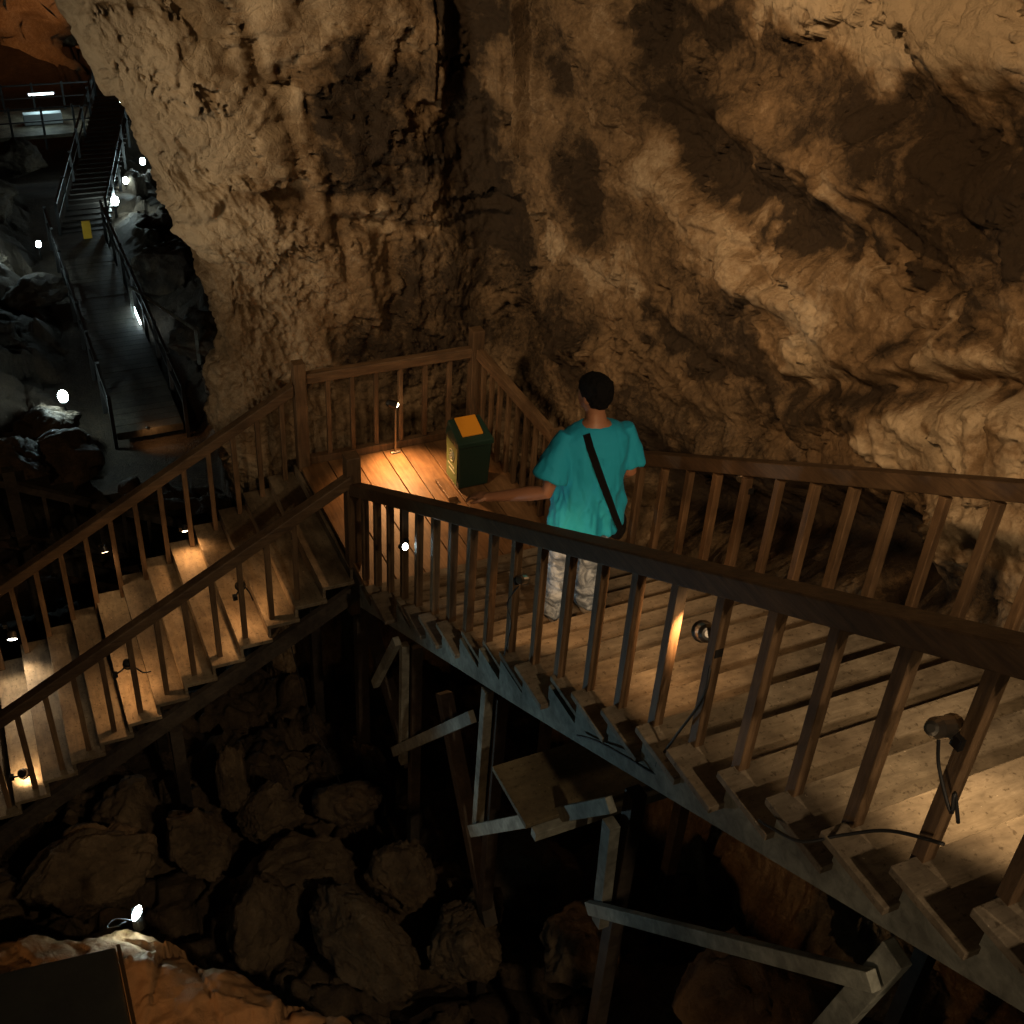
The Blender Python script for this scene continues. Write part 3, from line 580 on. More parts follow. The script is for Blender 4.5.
cable('black cable hanging in a loop from the rightmost lamp',[(-.06,-5.36,3.52),(-.07,-5.40,3.50),(-.06,-5.43,3.40),(-.06,-5.52,3.30),(-.05,-5.50,3.36),(-.04,-5.54,3.27)])
cable('black cable running along a tread edge below the rightmost lamp',[(-.05,-5.53,3.17),(-.06,-5.35,3.03),(-.10,-5.22,2.88),(-.16,-5.12,2.76),(-.17,-4.98,2.68),(-.15,-4.90,2.62)])
cable('thin black cable hanging from the low lamp beside the man',[(0,-2.62,1.92),(-.05,-2.60,1.80),(-.05,-2.66,1.70),(-.05,-2.60,1.40)],.004)
cable('short cable joining the uppermost ball lamp to its baluster',[(-.91,.30,-.04),(-.88,.29,-.10),(-.86,.28,-.18)],.006)
cable('short cable joining the middle ball lamp to its baluster',[(-1.82,.30,-.60),(-1.77,.29,-.66),(-1.71,.28,-.66)],.006)
cable('thin cable dangling in the dark under the landing',[(-.6,.3,-.6),(-.5,.1,-1.4),(-.35,-.2,-2.0),(-.2,-.3,-2.9)],.005)
# ------------------------------------------------------------------ waste bin
M_BIN=mat('dark_green_bin_paint',(.012,.035,.026),.42); M_BING=mat('green_bin_lit_side',(.10,.15,.05),.5); M_ORG=mat('orange_flap_plastic',(.62,.26,.02),.45); M_PALE=mat('pale_print',(.5,.5,.38),.6)
bn=thing('waste_bin','dark green square waste bin with an orange sloping flap, on the landing','bin',(1.31,1.06,0)); bn.scale=(.86,.86,.88)
O=(1.32,1.10,0)
m=MB(); hx,hy=.185,.165; m.hexa([(-hx+.02,-hy+.015,.01),(hx-.02,-hy+.015,.01),(hx-.02,hy-.015,.01),(-hx+.02,hy-.015,.01),(-hx,-hy,.50),(hx,-hy,.50),(hx,hy,.50),(-hx,hy,.50)]); m.build('body',M_BIN,bn,.012)
m=MB(); m.hexa([(-hx-.015,-hy-.015,.502),(hx+.015,-hy-.015,.502),(hx+.015,hy+.015,.502),(-hx-.015,hy+.015,.502),(-hx-.012,-hy-.012,.56),(hx+.012,-hy-.012,.56),(hx-.01,hy-.0,.66),(-hx+.01,hy-.0,.66)]); m.build('lid',M_BIN,bn,.01)
m=MB(); m.hexa([(-.12,-.10,.585),(.11,-.10,.585),(.11,.13,.668),(-.12,.13,.668),(-.12,-.10,.605),(.11,-.10,.605),(.11,.13,.69),(-.12,.13,.69)]); m.build('flap',M_ORG,bn,.006)
m=MB(); m.hexa([(-hx-.002,-.135,.04),(-hx-.001,-.135,.04),(-hx-.001,.135,.04),(-hx-.002,.135,.04),(-hx-.006,-.145,.485),(-hx-.004,-.145,.485),(-hx-.004,.145,.485),(-hx-.006,.145,.485)]); m.build('lit_side_face',M_BING,bn)  # light on the left face painted as a paler green sheet
m=MB(); m.tube([(-hx-.008,.06*math.cos(a),.34+.065*math.sin(a)) for a in np.linspace(.4,5.9,22)],.006,6)
m.tube([(-hx-.008,.022*math.cos(a),.34+.03*math.sin(a)) for a in np.linspace(0,2*PI,12)],.008,6); m.box(-hx-.010,-hx-.0055,-.085,.085,.215,.228); m.box(-hx-.010,-hx-.0055,-.095,.06,.165,.178)
m.build('printed_emblem',M_PALE,bn)
m=MB((0,0,0)); m.box(1.02,1.10,.80,1.12,.002,.035); o=m.build('floor_batten',W_DECK,None,.003); tag(o,'short amber lit batten lying on the landing left of the bin','plank')
# ------------------------------------------------------------------ person
def loft(rings,n=28):
    """rings: (centre, half width a, half depth b, axis_a, axis_b)"""
    v=[];f=[]
    for c,a,b,ua,ub in rings:
        c=Vector(c);ua=Vector(ua);ub=Vector(ub)
        for j in range(n):
            t=2*PI*j/n; ct,st=math.cos(t),math.sin(t); sq=lambda q:math.copysign(abs(q)**.86,q); v.append(c+ua*a*sq(ct)+ub*b*sq(st))
    for k in range(len(rings)-1):
        for j in range(n): q=k*n; f.append((q+j,q+(j+1)%n,q+n+(j+1)%n,q+n+j))
    f.append(tuple(range(n))[::-1]); q=(len(rings)-1)*n; f.append(tuple(q+j for j in range(n)))
    return v,f
def hor(c,a,b,rz=0): return (c,a,b,(math.cos(rz),math.sin(rz),0),(-math.sin(rz),math.cos(rz),0))
def limb(pts,rad,n=20):
    pts=[Vector(p) for p in pts]; rings=[]; pu=None
    for k,p in enumerate(pts):
        d=(pts[min(k+1,len(pts)-1)]-pts[max(k-1,0)]).normalized()
        a=(Vector((0,1,0)).cross(d)).normalized() if pu is None else (pu-d*pu.dot(d)).normalized()
        pu=a; rings.append((p,rad[k],rad[k],a,d.cross(a)))
    return loft(rings,n)
def remesh(name,pieces,vox,mt,parent,noise=None,sm=4):
    v=[];f=[]
    for pv,pf in pieces:
        o=len(v); v+=[tuple(x) for x in pv]; f+=[tuple(i+o for i in q) for q in pf]
    o=mesh_obj(name+'_tmp',v,f,mt); r=o.modifiers.new('r','REMESH'); r.mode='VOXEL'; r.voxel_size=vox; r.use_smooth_shade=True
    s=o.modifiers.new('s','SMOOTH'); s.iterations=sm; s.factor=.5
    dg=bpy.context.evaluated_depsgraph_get(); me=bpy.data.meshes.new_from_object(o.evaluated_get(dg)); bpy.data.objects.remove(o)
    me.name=name; me.materials.clear(); me.materials.append(mt)
    if noise:
        co=np.empty(len(me.vertices)*3); me.vertices.foreach_get('co',co); co=co.reshape(-1,3); no=np.empty(len(me.vertices)*3); me.vertices.foreach_get('normal',no); no=no.reshape(-1,3)
        co+=no*noise(co)[:,None]; me.vertices.foreach_set('co',co.ravel().astype(np.float32))
    me.polygons.foreach_set('use_smooth',[True]*len(me.polygons)); me.update()
    ob=bpy.data.objects.new(name,me); C.objects.link(ob); ob.parent=parent; return ob
M_SKIN=mat('brown_skin',(.24,.115,.065),.5); M_SHIRT=mat('teal_cotton',(.0,.25,.42),.85); bump(M_SHIRT,nz(M_SHIRT,180,3),.15,.002)
M_TROU=mat('grey_patterned_trousers',(.3,.3,.28),.6); setc(M_TROU,ramp(M_TROU,nz(M_TROU,11,4,.6,dist=1.5),[(.34,(.05,.07,.10)),(.60,(.27,.34,.44)),(.48,(.12,.16,.22))])); 
M_HAIR=mat('black_hair',(.003,.003,.003),.8,spec=.15); bump(M_HAIR,nz(M_HAIR,90,5,.7),.8,.01); M_STRAP=mat('black_strap_webbing',(.004,.004,.004),.9,spec=.1); M_SHOE=mat('pale_grey_boot_leather',(.26,.25,.23),.45)
pr=thing('person','person in loose teal T-shirt with black cross strap, seen from behind, hand on the rail','person',(.66,-2.13,1.108),rz=R(-4))
W_=lambda x,y,z:Vector((x,y,z))
torso=loft([hor((0,.0,.80),.155,.105),hor((0,0,.90),.165,.115),hor((0,.005,1.02),.140,.100),hor((0,.005,1.15),.150,.105),hor((0,0,1.27),.180,.110),hor((0,-.01,1.36),.175,.095),hor((0,-.012,1.415),.105,.07),hor((0,-.005,1.45),.060,.058),hor((-.005,.01,1.50),.053,.056),hor((-.008,.02,1.55),.052,.058)])
hc=W_(-.012,.028,1.60)
head=loft([(hc+W_(0,.015,-.105),.035,.045,(1,0,0),(0,1,0)),(hc+W_(0,.015,-.085),.055,.072,(1,0,0),(0,1,0)),(hc+W_(0,.008,-.04),.068,.088,(1,0,0),(0,1,0)),(hc,.075,.095,(1,0,0),(0,1,0)),(hc+W_(0,0,.04),.076,.096,(1,0,0),(0,1,0)),(hc+W_(0,-.004,.075),.062,.082,(1,0,0),(0,1,0)),(hc+W_(0,-.006,.10),.030,.045,(1,0,0),(0,1,0))])
hr=R(22) # head turned a little to the left
def rot(p,c=hc,a=hr): p=Vector(p)-c; return Vector((p.x*math.cos(a)-p.y*math.sin(a),p.x*math.sin(a)+p.y*math.cos(a),p.z))+c
head=([rot(p) for p in head[0]],head[1])
def blob(c,r,n=10):
    v=[];f=[];c=Vector(c)
    for i in range(n+1):
        th=PI*i/n
        for j in range(n): ph=2*PI*j/n; v.append(c+W_(r[0]*math.sin(th)*math.cos(ph),r[1]*math.sin(th)*math.sin(ph),r[2]*math.cos(th)))
    for i in range(n):
        for j in range(n): f.append((i*n+j,i*n+(j+1)%n,(i+1)*n+(j+1)%n,(i+1)*n+j)[::-1])
    return v,f
def rb(b): return ([rot(p) for p in b[0]],b[1])
feat=[rb(blob(hc+W_(0,.100,-.022),(.012,.018,.022))),rb(blob(hc+W_(0,.085,-.065),(.024,.012,.008))),rb(blob(hc+W_(-.077,-.004,-.012),(.008,.020,.032))),rb(blob(hc+W_(.077,-.004,-.012),(.008,.020,.032))),rb(blob(hc+W_(-.028,.084,.004),(.012,.008,.007))),rb(blob(hc+W_(.028,.084,.004),(.012,.008,.007))),rb(blob(hc+W_(0,.082,-.09),(.022,.016,.016)))]
eL=W_(-.290,-.06,1.05); wL=W_(-.545,.15,.925); sL=W_(-.185,-.01,1.355)
armL=limb([sL,sL.lerp(eL,.35),sL.lerp(eL,.75),eL,eL.lerp(wL,.3),eL.lerp(wL,.7),wL,wL+(wL-eL).normalized()*.03],[.042,.044,.042,.040,.042,.033,.026,.027])
sR=W_(.195,-.01,1.355); eR=W_(.245,-.02,1.08); wR=W_(.235,.17,.93)
armR=limb([sR,sR.lerp(eR,.35),sR.lerp(eR,.75),eR,eR.lerp(wR,.3),eR.lerp(wR,.7),wR,wR+(wR-eR).normalized()*.03],[.042,.044,.042,.040,.042,.033,.026,.027])
def hand(wr,dirn,side,down):
    d=Vector(dirn).normalized(); s=Vector(side).normalized(); u=Vector(down).normalized(); out=[]
    out.append(loft([(wr,.026,.020,s,u),(wr+d*.03,.036,.017,s,u),(wr+d*.065,.043,.015,s,u),(wr+d*.092,.040,.013,s,u)],16))
    for k,(o_,L) in enumerate(((-.032,.062),(-.011,.074),(.011,.070),(.031,.054))):
        b=wr+d*.086+s*o_; out.append(limb([b,b+d*L*.40+u*L*.10,b+d*L*.72+u*L*.35,b+d*L*.86+u*L*.72],[.0095,.009,.0085,.0065],10))
    b=wr+d*.03-s*.032; out.append(limb([b,b-s*.024+d*.022+u*.004,b-s*.034+d*.048+u*.014,b-s*.032+d*.066+u*.022],[.013,.0115,.010,.007],10))
    return out
hdL=(W_(-.67,.29,.885)-wL); hL=hand(wL,hdL,W_(0,0,1).cross(hdL)*-1,W_(-.15,.1,-1)); hR=hand(wR,W_(-.05,.75,-.6),W_(.2,.6,.75),W_(-1,0,-.1))
legs=[]
for s,fy,fz in ((-1,.02,0.),(1,.05,.0)):
    hip=W_(s*.085,0,.88); kn=W_(s*.105,.045+fy,.47+fz); an=W_(s*.112,fy,.09+fz)
    legs.append(limb([hip,hip.lerp(kn,.35),hip.lerp(kn,.8),kn,kn.lerp(an,.3),kn.lerp(an,.8),an,an+W_(0,.0,-.05)],[.092,.085,.066,.060,.060,.043,.038,.036]))
    legs.append(loft([hor((an.x,an.y+.04,.012+fz),.042,.115),hor((an.x,an.y+.04,.035+fz),.044,.117),hor((an.x,an.y+.025,.07+fz),.036,.07)],20))
body=remesh('body',[torso,head,armL,armR]+hL+hR+feat+legs,.0068,M_SKIN,pr,sm=2)
# hair: cap over the back and top of the head
capv,capf=loft([(hc+W_(0,-.028,-.062),.048,.056,(1,0,0),(0,1,0)),(hc+W_(0,-.020,-.035),.070,.080,(1,0,0),(0,1,0)),(hc+W_(0,-.016,0),.083,.092,(1,0,0),(0,1,0)),(hc+W_(0,-.008,.04),.087,.101,(1,0,0),(0,1,0)),(hc+W_(0,-.006,.08),.077,.094,(1,0,0),(0,1,0)),(hc+W_(0,-.008,.108),.053,.067,(1,0,0),(0,1,0)),(hc+W_(0,-.008,.120),.022,.03,(1,0,0),(0,1,0))])
remesh('hair',[([rot(p) for p in capv],capf)],.007,M_HAIR,pr,noise=lambda c:.006*fbm(c,.03,3,.6,71))
# shirt
def sleeve(s,e,k,L):
    d=(e-s).normalized(); return limb([s-d*.05,s+d*.02,s+d*.10,s+d*L],[.045,.064,.078,.092*k])
shirt=[loft([hor((0,-.0,.745),.215,.155),hor((0,-.0,.76),.217,.157),hor((0,-.005,.88),.205,.150),hor((.0,-.01,1.02),.196,.142),hor((0,-.01,1.16),.200,.140),hor((0,-.01,1.28),.212,.132),hor((0,-.01,1.36),.208,.112),hor((0,-.01,1.405),.145,.085),hor((0,-.008,1.430),.078,.068)],40),sleeve(sL+W_(.0,0,-.015),eL+W_(-.03,-.02,.0),1.05,.225),sleeve(sR+W_(.0,0,-.015),eR+W_(-.01,0,0),.88,.20)]
def folds(c):
    lo=np.clip((1.34-c[:,2])/.35,0,1); q=c.copy(); q[:,2]=c[:,2]*.45+c[:,0]*.35
    return (.006+.018*lo)*fbm(q,.11,3,.5,81)+.016*lo*(fbm(q,.10,2,.45,84,True)-.4)
remesh('t_shirt',shirt,.0078,M_SHIRT,pr,noise=lambda c:np.maximum(folds(c),-.012)+.004,sm=5)
# trousers
tr=[loft([hor((0,0,.95),.165,.118),hor((0,0,.86),.182,.135),hor((0,.0,.76),.175,.13)],32)]
for s,fy in ((-1,.02),(1,.05)):
    hip=W_(s*.088,0,.86); kn=W_(s*.107,.045+fy,.47); an=W_(s*.113,fy+.01,.10)
    tr.append(limb([hip,hip.lerp(kn,.4),hip.lerp(kn,.85),kn,kn.lerp(an,.35),kn.lerp(an,.8),an,an+W_(0,0,-.035)],[.105,.100,.088,.086,.088,.086,.090,.090],24))
def tfold(c):
    q=c.copy(); q[:,2]*=2.4; return .014*fbm(q,.13,3,.5,91)*np.clip((.85-c[:,2])/.2,0,1)+.010*(fbm(q,.11,2,.5,94,True)-.4)*np.clip((.6-c[:,2])/.3,.2,1)
remesh('trousers',tr,.0085,M_TROU,pr,noise=tfold,sm=3)
for s,fy in ((-1,.02),(1,.05)):
    x=s*.113; remesh('boot',[loft([hor((x,fy+.035,.003),.050,.140),hor((x,fy+.035,.02),.051,.141),hor((x,fy+.035,.045),.049,.135),hor((x,fy+.02,.075),.045,.095),hor((x,fy-.005,.13),.048,.062),hor((x,fy-.005,.17),.046,.056)],24)],.007,M_SHOE,pr)
# strap from the left shoulder across the back to the right hip, and over the front
m=MB(); bk=[]
path=[(-.085,-.075,1.408),(-.08,-.128,1.355),(-.045,-.156,1.25),(0.0,-.163,1.13),(.045,-.166,1.02),(.085,-.168,.92),(.13,-.160,.82),(.165,-.14,.75),(.20,-.10,.70)]
v=[];f=[]
for k,p in enumerate(path):
    p=Vector(p); d=(Vector(path[min(k+1,len(path)-1)])-Vector(path[max(k-1,0)])).normalized(); nn=Vector((p.x*.8,p.y,0)).normalized()*.8+Vector((0,0,.6 if k==0 else 0)); nn.normalize(); s=d.cross(nn).normalized()*.021
    p=p+nn*.006; v+=[p-s,p+s,p+s+nn*.006,p-s+nn*.006]
for k in range(len(path)-1):
    q=k*4
    for j in range(4): f.append((q+j,q+(j+1)%4,q+4+(j+1)%4,q+4+j))
f+=[(3,2,1,0),tuple(len(v)-4+j for j in range(4))]
mesh_obj('shoulder_strap',v,f,M_STRAP,pr,False)
m=MB(); m.tube([(.08,.06,1.43),(.02,.15,1.2),(.14,.17,.95),(.21,.06,.74)],.012,6); m.build('shoulder_strap',M_STRAP,pr,smooth=True)
remesh('bag',[loft([hor((.22,.05,.60),.045,.10),hor((.225,.05,.66),.055,.12),hor((.225,.05,.74),.05,.115),hor((.22,.05,.77),.03,.09)],20)],.008,M_STRAP,pr)
# ------------------------------------------------------------------ deep chamber: walkway, lights, rails, sign
DZ=-10.
wk=thing('deep_walkway','plank walkway far below leading away through the dark chamber','walkway',(0.7,20,DZ))
for i in range(46):
    m=MB((0.7,20,DZ)); y=19.75+i*.29; m.box(-.12,1.52,y,y+.275,DZ-.05,DZ+rs.uniform(-.004,.004)); m.build('plank',W_DEEP,wk)
m=MB((0.7,20,DZ)); m.box(-.05,.02,19.8,33,DZ-.2,DZ-.055); m.box(1.4,1.47,19.8,33,DZ-.2,DZ-.055); m.box(-.12,1.52,19.68,19.745,DZ-.2,DZ-.0); m.build('bearer',W_DEEP,wk)
def deep_rail(label,pts,post_at,h=1.0):
    r=thing('walkway_railing',label,'railing',pts[0]); o=Vector(pts[0]); m=MB(o)
    for a,b in zip(pts[:-1],pts[1:]):
        a=Vector(a);b=Vector(b); m.bar(a+Vector((0,0,h)),b+Vector((0,0,h)),.07,.07); 
    m.build('handrail',W_DRAIL,r); m=MB(o)
    for a,b in zip(pts[:-1],pts[1:]):
        a=Vector(a);b=Vector(b); m.bar(a+Vector((0,0,h*.5)),b+Vector((0,0,h*.5)),.05,.05)
    m.build('mid_rail',W_DRAIL,r)
    for p in post_at:
        m=MB(o); m.box(p[0]-.045,p[0]+.045,p[1]-.045,p[1]+.045,p[2]-.6,p[2]+h+.1); m.build('post',W_DRAIL,r)
    return r
deep_rail('dark railing along the left side of the deep walkway',[(-.18,19.7,DZ),(-.18,33,DZ)],[(-.18,19.7+i*1.9,DZ) for i in range(8)])
deep_rail('dark railing along the right side of the deep walkway',[(1.62,19.7,DZ),(1.62,33,DZ)],[(1.62,19.7+i*1.9,DZ) for i in range(8)])
# climbing stair beyond it
cs=thing('distant_staircase','distant dark stair climbing to the right past cold white lamps','staircase',(1.4,33.4,DZ))
for i in range(30):
    m=MB((1.4,33.4,DZ)); t=i/29; x=1.0+3.0*t; y=33.3+11.5*t; z=DZ+1.2*t; m.box(x-.8,x+.8,y,y+.36,z-.05,z); m.build('tread',W_DARK,cs)
deep_rail('dark railing on the left of the distant climbing stair',[(.2,33.3,DZ),(3.2,44.8,DZ+1.2)],[(.2+3.*i/6,33.3+11.5*i/6,DZ+1.2*i/6) for i in range(7)])
deep_rail('dark railing on the right of the distant climbing stair',[(1.8,33.3,DZ),(4.8,44.8,DZ+1.2)],[(1.8+3.*i/6,33.3+11.5*i/6,DZ+1.2*i/6) for i in range(7)])
# distant platform with a white notice panel
pf=thing('distant_platform','distant railed viewing platform at the upper left','platform',(0,46.5,-10.4))
m=MB((0,46.5,-10.4)); m.box(-9,3.6,45.2,48.8,-10.55,-10.4); m.build('deck',W_TREADL,pf)
for x in (-6,-3,0,3): m=MB((0,46.5,-10.4)); m.box(x-.08,x+.08,45.3,45.5,-12.6,-10.55); m.build('post',W_DARK,pf)
deep_rail('dark horizontal railing along the front of the distant platform',[(-9,45.25,-10.4),(3.5,45.25,-10.4)],[(-9+1.25*i,45.25,-10.4) for i in range(11)],1.1)
deep_rail('dark railing along the back of the distant platform',[(-9,48.7,-10.4),(3.5,48.7,-10.4)],[(-9+1.25*i,48.7,-10.4) for i in range(11)],1.1)
M_TUBE=mat('lit_tube',(1,1,1),.4,0,(.75,.95,1),12); M_YEL=mat('yellow_notice_paint',(.75,.42,.03),.5); M_PANEL=mat('pale_panel',(.4,.42,.42),.6)
t=thing('tube_light','bright tube light over a pale counter on the distant platform','lamp',(1.2,47.2,-9.3)); m=MB((1.2,47.2,-9.3)); m.box(.75,1.75,47.15,47.22,-9.32,-9.26); m.build('tube',M_TUBE,t)
m=MB((1.2,47.2,-9.3)); m.box(.70,1.80,47.225,47.3,-9.34,-9.23); m.build('fitting',M_BLACK,t)
light('lamp_light','AREA',(1.2,47.1,-9.35),(1.2,46.8,-10.5),10,COOL,.8,parent=t)
m=MB((0,0,0)); m.box(.35,1.9,46.6,47.0,-10.39,-9.95); o=m.build('counter',M_PANEL,None,.02); tag(o,'pale counter standing under the tube light on the distant platform','counter')
t=thing('notice_board','small yellow notice board standing at the end of the deep walkway','sign',(1.0,32.6,DZ)); m=MB((1.0,32.6,DZ)); m.box(.86,1.14,32.55,32.59,DZ+.0,DZ+.62); m.build('panel',M_YEL,t,.01); m=MB((1.0,32.6,DZ)); m.box(.9,.94,32.6,32.64,DZ,DZ+.6); m.box(1.06,1.10,32.6,32.64,DZ,DZ+.6); m.build('leg',W_DARK,t)
def globe(label,loc,r,power,color=COOL,stake=.5):
    loc=Vector(loc); t=thing('floor_lamp',label,'lamp',loc-Vector((0,0,stake)),'cold white lamps along the deep path'); v,f=ico(3)
    mesh_obj('bulb',v*r*np.array([.8,.8,1.05])+np.array([0,0,stake]),f,M_COOLL,t,True); m=MB(); m.tube([(0,0,0),(0,0,stake-r*.9)],.02,8); m.tube([(0,0,stake-r*1.5),(0,0,stake-r*.85)],[r*.5,r*.7],10); m.build('stake',M_BLACK,t)
    light('lamp_light','POINT',loc+Vector((0,-r*1.6,r*.9)),None,power,color,.06,parent=t)
globe('brightest cold lamp over the rocks left of the deep walkway',(-1.20,20.2,-9.0),.15,13)
globe('cold lamp on the post above the left rocks',(-.70,29.8,-8.9),.10,1.5)
globe('cold lamp low among the rocks at the left edge',(-1.9,30.6,-9.2),.11,10)
globe('large cold lamp halfway up the distant stair',(2.30,35.0,-9.7),.16,1.2)
globe('small cold lamp above the large one on the distant stair',(3.0,37.1,-9.75),.12,.8)
globe('cold lamp at the top of the distant stair beside the buttress',(3.9,38.6,-9.6),.13,.8)
globe('cold lamp at the right end of the distant platform',(4.3,45.4,-9.3),.16,3)
t=thing('strip_lamp','slim upright lamp against the right rail of the deep walkway','lamp',(1.48,26.2,DZ)); m=MB((1.48,26.2,DZ)); m.box(1.46,1.50,25.4,27.0,DZ+.10,DZ+.15); m.build('strip',M_TUBE,t); light('lamp_light','POINT',(1.35,26.2,DZ+.3),None,3,COOL,.1,parent=t)
t=can_lamp('small warm lamp under the near end of the deep walkway',(.6,19.3,-9.75),(.9,19.6,-10.1),16,AMBER,150,.04,.1,M_HOT,group='cold white lamps along the deep path')
# handrail pipe crossing right of the walkway, and flight joining it to the lower landing
m=MB((1.7,26,-9)); m.tube([(1.4,26.1,-9.0),(2.6,22.8,-9.0)],.045,8); m.box(1.36,1.44,26.06,26.14,-10.2,-8.98); m.box(2.56,2.64,22.76,22.84,-10.2,-8.98); o=m.build('guard_pipe',W_FRAME,None); tag(o,'pale guard pipe slanting away right of the deep walkway','railing')
js=thing('joining_staircase','dark middle flight dropping behind the outer lower railing','staircase',(-2.5,4.5,-3))
for i in range(13):
    m=MB((-2.5,4.5,-3)); x=-2.9+i*.26; z=-1.95-.14*i; m.box(x,x+.29,4.4,5.9,z-.04,z); m.build('tread',W_DEEP,js)
m=MB((-2.5,4.5,-3)); m.rail((-2.9,4.4,-2.2),(.3,4.4,-3.95),.05,.2); m.rail((-2.9,5.9,-2.2),(.3,5.9,-3.95),.05,.2); m.build('stringer',W_DARK,js)
r=thing('stair_railing','dark near railing of the middle flight at the left edge of the view','railing',(-2.5,4.4,-2)); m=MB((-2.5,4.4,-2)); m.rail((-2.6,4.4,-1.30),(.2,4.4,-2.85),.08,.09); m.build('handrail',W_DARK,r); m=MB((-2.5,4.4,-2)); m.box(-2.55,-2.43,4.34,4.46,-3.4,-1.12); m.build('newel_post',W_DARK,r)
m=MB((-2.5,4.4,-2)); m.rail((-2.6,4.4,-1.95),(.2,4.4,-3.50),.05,.06); m.build('mid_rail',W_DARK,r)
for i in range(10): x=-2.2+i*.26; m=MB((-2.5,4.4,-2)); m.box(x-.02,x+.02,4.38,4.42,-1.3-.554*(x+2.6)-.62,-1.3-.554*(x+2.6)+.01); m.build('baluster',W_DARK,r)
# ------------------------------------------------------------------ boulders
BL=[ # loc, size, seed, rz, tilt, label
((-2.50,-.35,-1.95),(.58,.42,.36),1,.2,.1,'large pale rounded boulder left above the white lamp'),
((-1.62,-.35,-2.05),(.42,.40,.40),2,.9,.3,'rounded boulder to the right of the large pale one'),
((-1.20,.10,-1.95),(.13,.18,.34),3,.4,.5,'narrow upright rock splinter catching light in the dark'),
((-.98,-.2,-2.2),(.45,.4,.42),4,.3,0,'dim boulder right of the upright splinter'),
((-.20,-1.5,-1.85),(.36,.34,.34),5,1.2,.2,'amber tinted round boulder under the upper flight'),
((.25,-2.0,-1.8),(.34,.32,.36),6,.2,.5,'pointed boulder under the loose plank sheet'),
((-.80,-2.05,-1.55),(.62,.34,.26),7,-.5,.1,'long low amber boulder behind the outcrop'),
((-.15,-2.45,-1.45),(.46,.34,.34),8,.3,.3,'amber boulder at the bottom centre edge'),
((-.95,-.9,-2.2),(.45,.42,.36),9,.5,.1,'dark boulder between the splinter and the outcrop'),
((-2.1,.5,-2.6),(.7,.5,.4),10,.1,.1,'dark boulder under the lower flight'),
((-.3,-.3,-2.2),(.3,.3,.4),11,.7,.4,'small rock under the corner post'),
((.05,.2,-2.3),(.42,.3,.34),12,.2,.3,'dim rounded rock below the near stringer'),
((-3.4,-.2,-2.3),(.5,.5,.4),13,.2,.3,'boulder at the left edge under the lower flight'),
((.9,-1.6,-2.2),(.6,.5,.5),14,.2,.3,'boulder deep under the middle of the upper flight'),
((-1.35,-1.35,-1.9),(.38,.36,.26),15,.9,.2,'low brown boulder right of the white lamp'),
((.55,-2.9,-1.2),(.5,.45,.42),16,.9,.2,'dark boulder at the bottom under the braces'),
((1.2,-4.0,-.9),(.7,.6,.5),17,.4,.2,'dark boulder under the right side of the stairs'),
((-.5,.8,-3.0),(.8,.6,.5),18,.4,.2,'shadowed boulder beneath the landing'),
]
BL+=[((-1.75,20.0,-9.55),(.9,.7,.50),31,.3,0,'rock under the brightest lamp left of the deep walkway'),((-1.6,18.0,-9.6),(1.2,1.0,.75),32,.5,0,'big brownish rock left of the near end of the deep walkway'),((-2.6,17.6,-9.2),(.9,.9,.6),33,.9,0,'brownish rock at the left edge beyond the lower stairs'),((-2.4,30.4,-9.9),(1.0,.8,.5),34,.2,0,'rock glowing white beside the low lamp at the left edge'),((-1.2,28.4,-9.9),(1.1,.9,.6),35,.2,0,'dark rock left of the deep walkway'),((3.1,23.5,-9.7),(1.1,1.1,.7),36,.7,0,'brown rock right of the deep walkway by the guard pipe'),((3.6,21.0,-9.5),(1.3,1.0,.9),37,.2,0,'brown rock right of the walkway under the buttress'),((3.0,28.8,-9.7),(1.2,1.2,1.0),38,.2,0,'dark rock between the walkway and the buttress'),((-2.2,35.5,-9.6),(1.6,1.2,.9),39,.2,0,'dim long rock near the distant stair'),((-.5,40.5,-9.8),(1.3,1.0,.8),40,.2,0,'dim rock below the distant platform')]
for loc,size,sd,rz,tl,lb in BL:
    if 1<sd<30: fz=(.62,.95,.78,1.12,.7,.88)[sd%6]; size=(size[0]*fz,size[1]*fz*(.8+.1*(sd%3)),size[2]*fz*1.15); rz+=sd*1.7
    boulder('boulder',lb,'boulder',loc,size,sd,rz,tl+(.55 if sd%3 else -.5)*(sd<30),ic=ICO if sd<9 else ICO5,mt=M_FLOOR if sd>30 else None,rough=1.5)
# rubble bed
xs=np.linspace(-7,3.4,380); ys=np.linspace(-7,3.2,380); XX,YY=np.meshgrid(xs,ys); PB=np.column_stack([XX.ravel(),YY.ravel(),np.zeros(XX.size)])
PB[:,2]=-2.85+.30*np.clip(-PB[:,1],0,9)-.35*np.clip(PB[:,1]-1,0,9)+.22*fbm(PB,.9,4,.55,111)+.06*fbm(PB,.3,3,.5,113)+facets(PB,.55,116,.5,.3,.3)+facets(PB,.22,117,.5,.35,.3)-.4*np.clip(PB[:,0]+.2,0,1)
o=grid_mesh('rubble_bank',PB,380,380,M_BOULD,.35+.2*fbm(PB,.5,3,.6,115)); tag(o,'dark rubble bank in the pit under the stairs','ground',kind='structure')
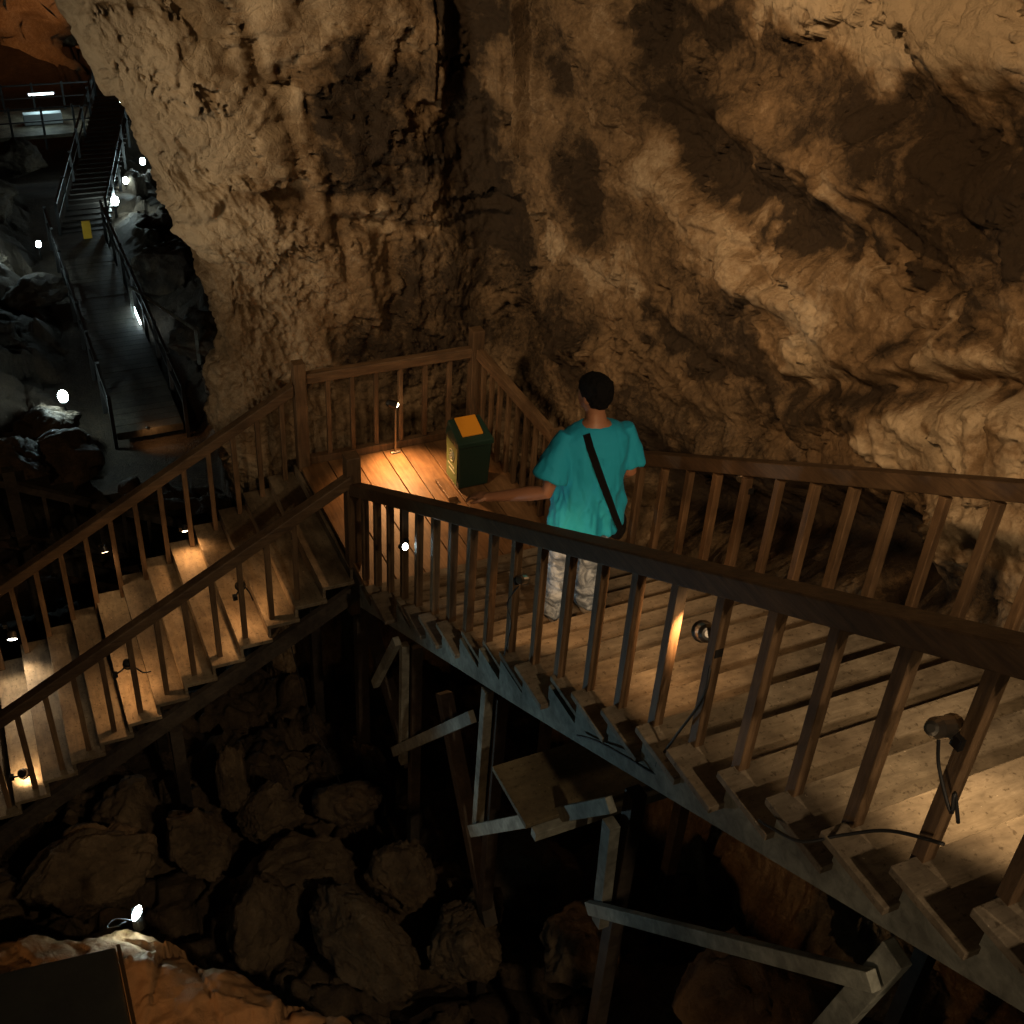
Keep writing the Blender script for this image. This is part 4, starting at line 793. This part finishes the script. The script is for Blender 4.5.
# near outcrop, amber lit
M_OUT=rockmat('outcrop_limestone',(.34,.20,.09),(.21,.115,.05),(.08,.045,.022),.35,.45)
def outcrop(name,label,loc,size,seed,rz,tl=0.): return boulder(name,label,'rock outcrop',loc,size,seed,rz,tl,ic=ICO,mt=M_OUT,rough=1.3)
ring=np.array([(-3.7,-2.0),(-3.15,-2.35),(-2.93,-2.24),(-2.62,-2.36),(-2.23,-2.45),(-2.01,-2.68),(-1.87,-2.94),(-1.5,-3.32),(-1.2,-3.6),(-.85,-4.1),(-.7,-6.2),(-4.2,-6.2),(-4.2,-2.2)])
xs=np.linspace(-4.9,.1,420); ys=np.linspace(-6.6,-1.4,420); XX,YY=np.meshgrid(xs,ys); PB=np.column_stack([XX.ravel(),YY.ravel(),np.zeros(XX.size)])
wv=np.column_stack([.10*fbm(PB,.5,4,.55,301),.10*fbm(PB,.5,4,.55,302)]); q2=PB[:,:2]+wv
sd=np.full(len(PB),1e9); ins=np.zeros(len(PB),bool)
for a,b in zip(ring,np.roll(ring,-1,axis=0)):
    ab=b-a; t_=np.clip(((q2-a)@ab)/(ab@ab),0,1); sd=np.minimum(sd,np.linalg.norm(q2-a-t_[:,None]*ab,axis=1))
    c_=((a[1]>q2[:,1])!=(b[1]>q2[:,1]))&(q2[:,0]<(b[0]-a[0])*(q2[:,1]-a[1])/(b[1]-a[1]+1e-12)+a[0]); ins^=c_
s_=np.where(ins,sd,-sd)
PB[:,2]=np.where(s_>0,.04-.22*np.exp(-s_/.10)+.05*np.minimum(s_,1.5),-.18+2.3*np.minimum(s_,0)-.0)+.16*fbm(PB,.7,4,.55,303)*np.clip(.4+s_,0.15,1)+facets(PB,.55,306,.22,.1,.1)+facets(PB,.2,307,.15,.06,.15)*.7
PB[:,2]=np.maximum(PB[:,2],-3.2)
o=grid_mesh('rock_outcrop',PB,420,420,M_OUT,.48+.12*fbm(PB,.6,3,.6,305)); tag(o,'large amber rock outcrop at the bottom left with the white lamp on its edge','rock outcrop')
outcrop('rock','small amber lumpy rock at the left edge beside the dark platform',(-2.98,-2.75,.02),(.26,.2,.16),203,.2)
outcrop('rock','small rough amber stone at the bottom left in front of the outcrop edge',(-1.85,-3.75,.10),(.22,.17,.12),204,.2)
t=thing('floor_lamp','glaring cold white lamp standing on the edge of the amber outcrop','lamp',(-2.21,-2.42,-.08))
vv,ff=ico(3); bv=vv*np.array([.024,.020,.058]); bv[:,0]+=bv[:,2]*.35; mesh_obj('bulb',bv+np.array([0.0,0,.05]),ff,M_COOLL,t,True)
m=MB(); m.tube([(0,.02,-.1),(0,.02,-.02),(0,.03,.05)],[.035,.035,.028],12); m.build('housing',M_BLACK,t)
light('lamp_light','POINT',(-2.21,-2.50,.07),None,.12,(.55,.92,1),.03,parent=t)
light('lamp_light','SPOT',(-2.20,-2.40,.05),(.0,-2.8,1.1),30,(.55,.88,1),.03,84,.8,parent=t)
cable('pale coiled wire beside the outcrop lamp',[(-2.25,-2.44,-.05),(-2.33,-2.42,-.02),(-2.38,-2.46,-.02),(-2.33,-2.48,-.01),(-2.28,-2.46,-.02)],.004)
M_PLAT=mat('dark_platform_board',(.05,.05,.045),.6); setc(M_PLAT,ramp(M_PLAT,nz(M_PLAT,6,8,.7),[(.3,(.22,.22,.20)),(.7,(.38,.37,.33))])); M_EDGE=mat('lit_edge_tint',(.55,.30,.12),.6)
t=thing('upper_platform','dark board platform corner at the bottom left with a painted lit edge','platform',(-2.6,-5.9,3.9)); O=(-2.6,-5.9,3.9)
m=MB(O); m.hexa([(-4.2,-7.0,3.86),(-2.292,-7.0,3.86),(-2.292,-5.52,3.86),(-4.2,-5.30,3.86),(-4.2,-7.0,3.9),(-2.292,-7.0,3.9),(-2.292,-5.52,3.9),(-4.2,-5.30,3.9)]); m.build('board',M_PLAT,t,.003)
m=MB(O); m.box(-2.290,-2.283,-7.0,-5.52,3.862,3.905); m.build('lit_edge_strip',M_EDGE,t)  # lit board edge, its light put into the strip's colour
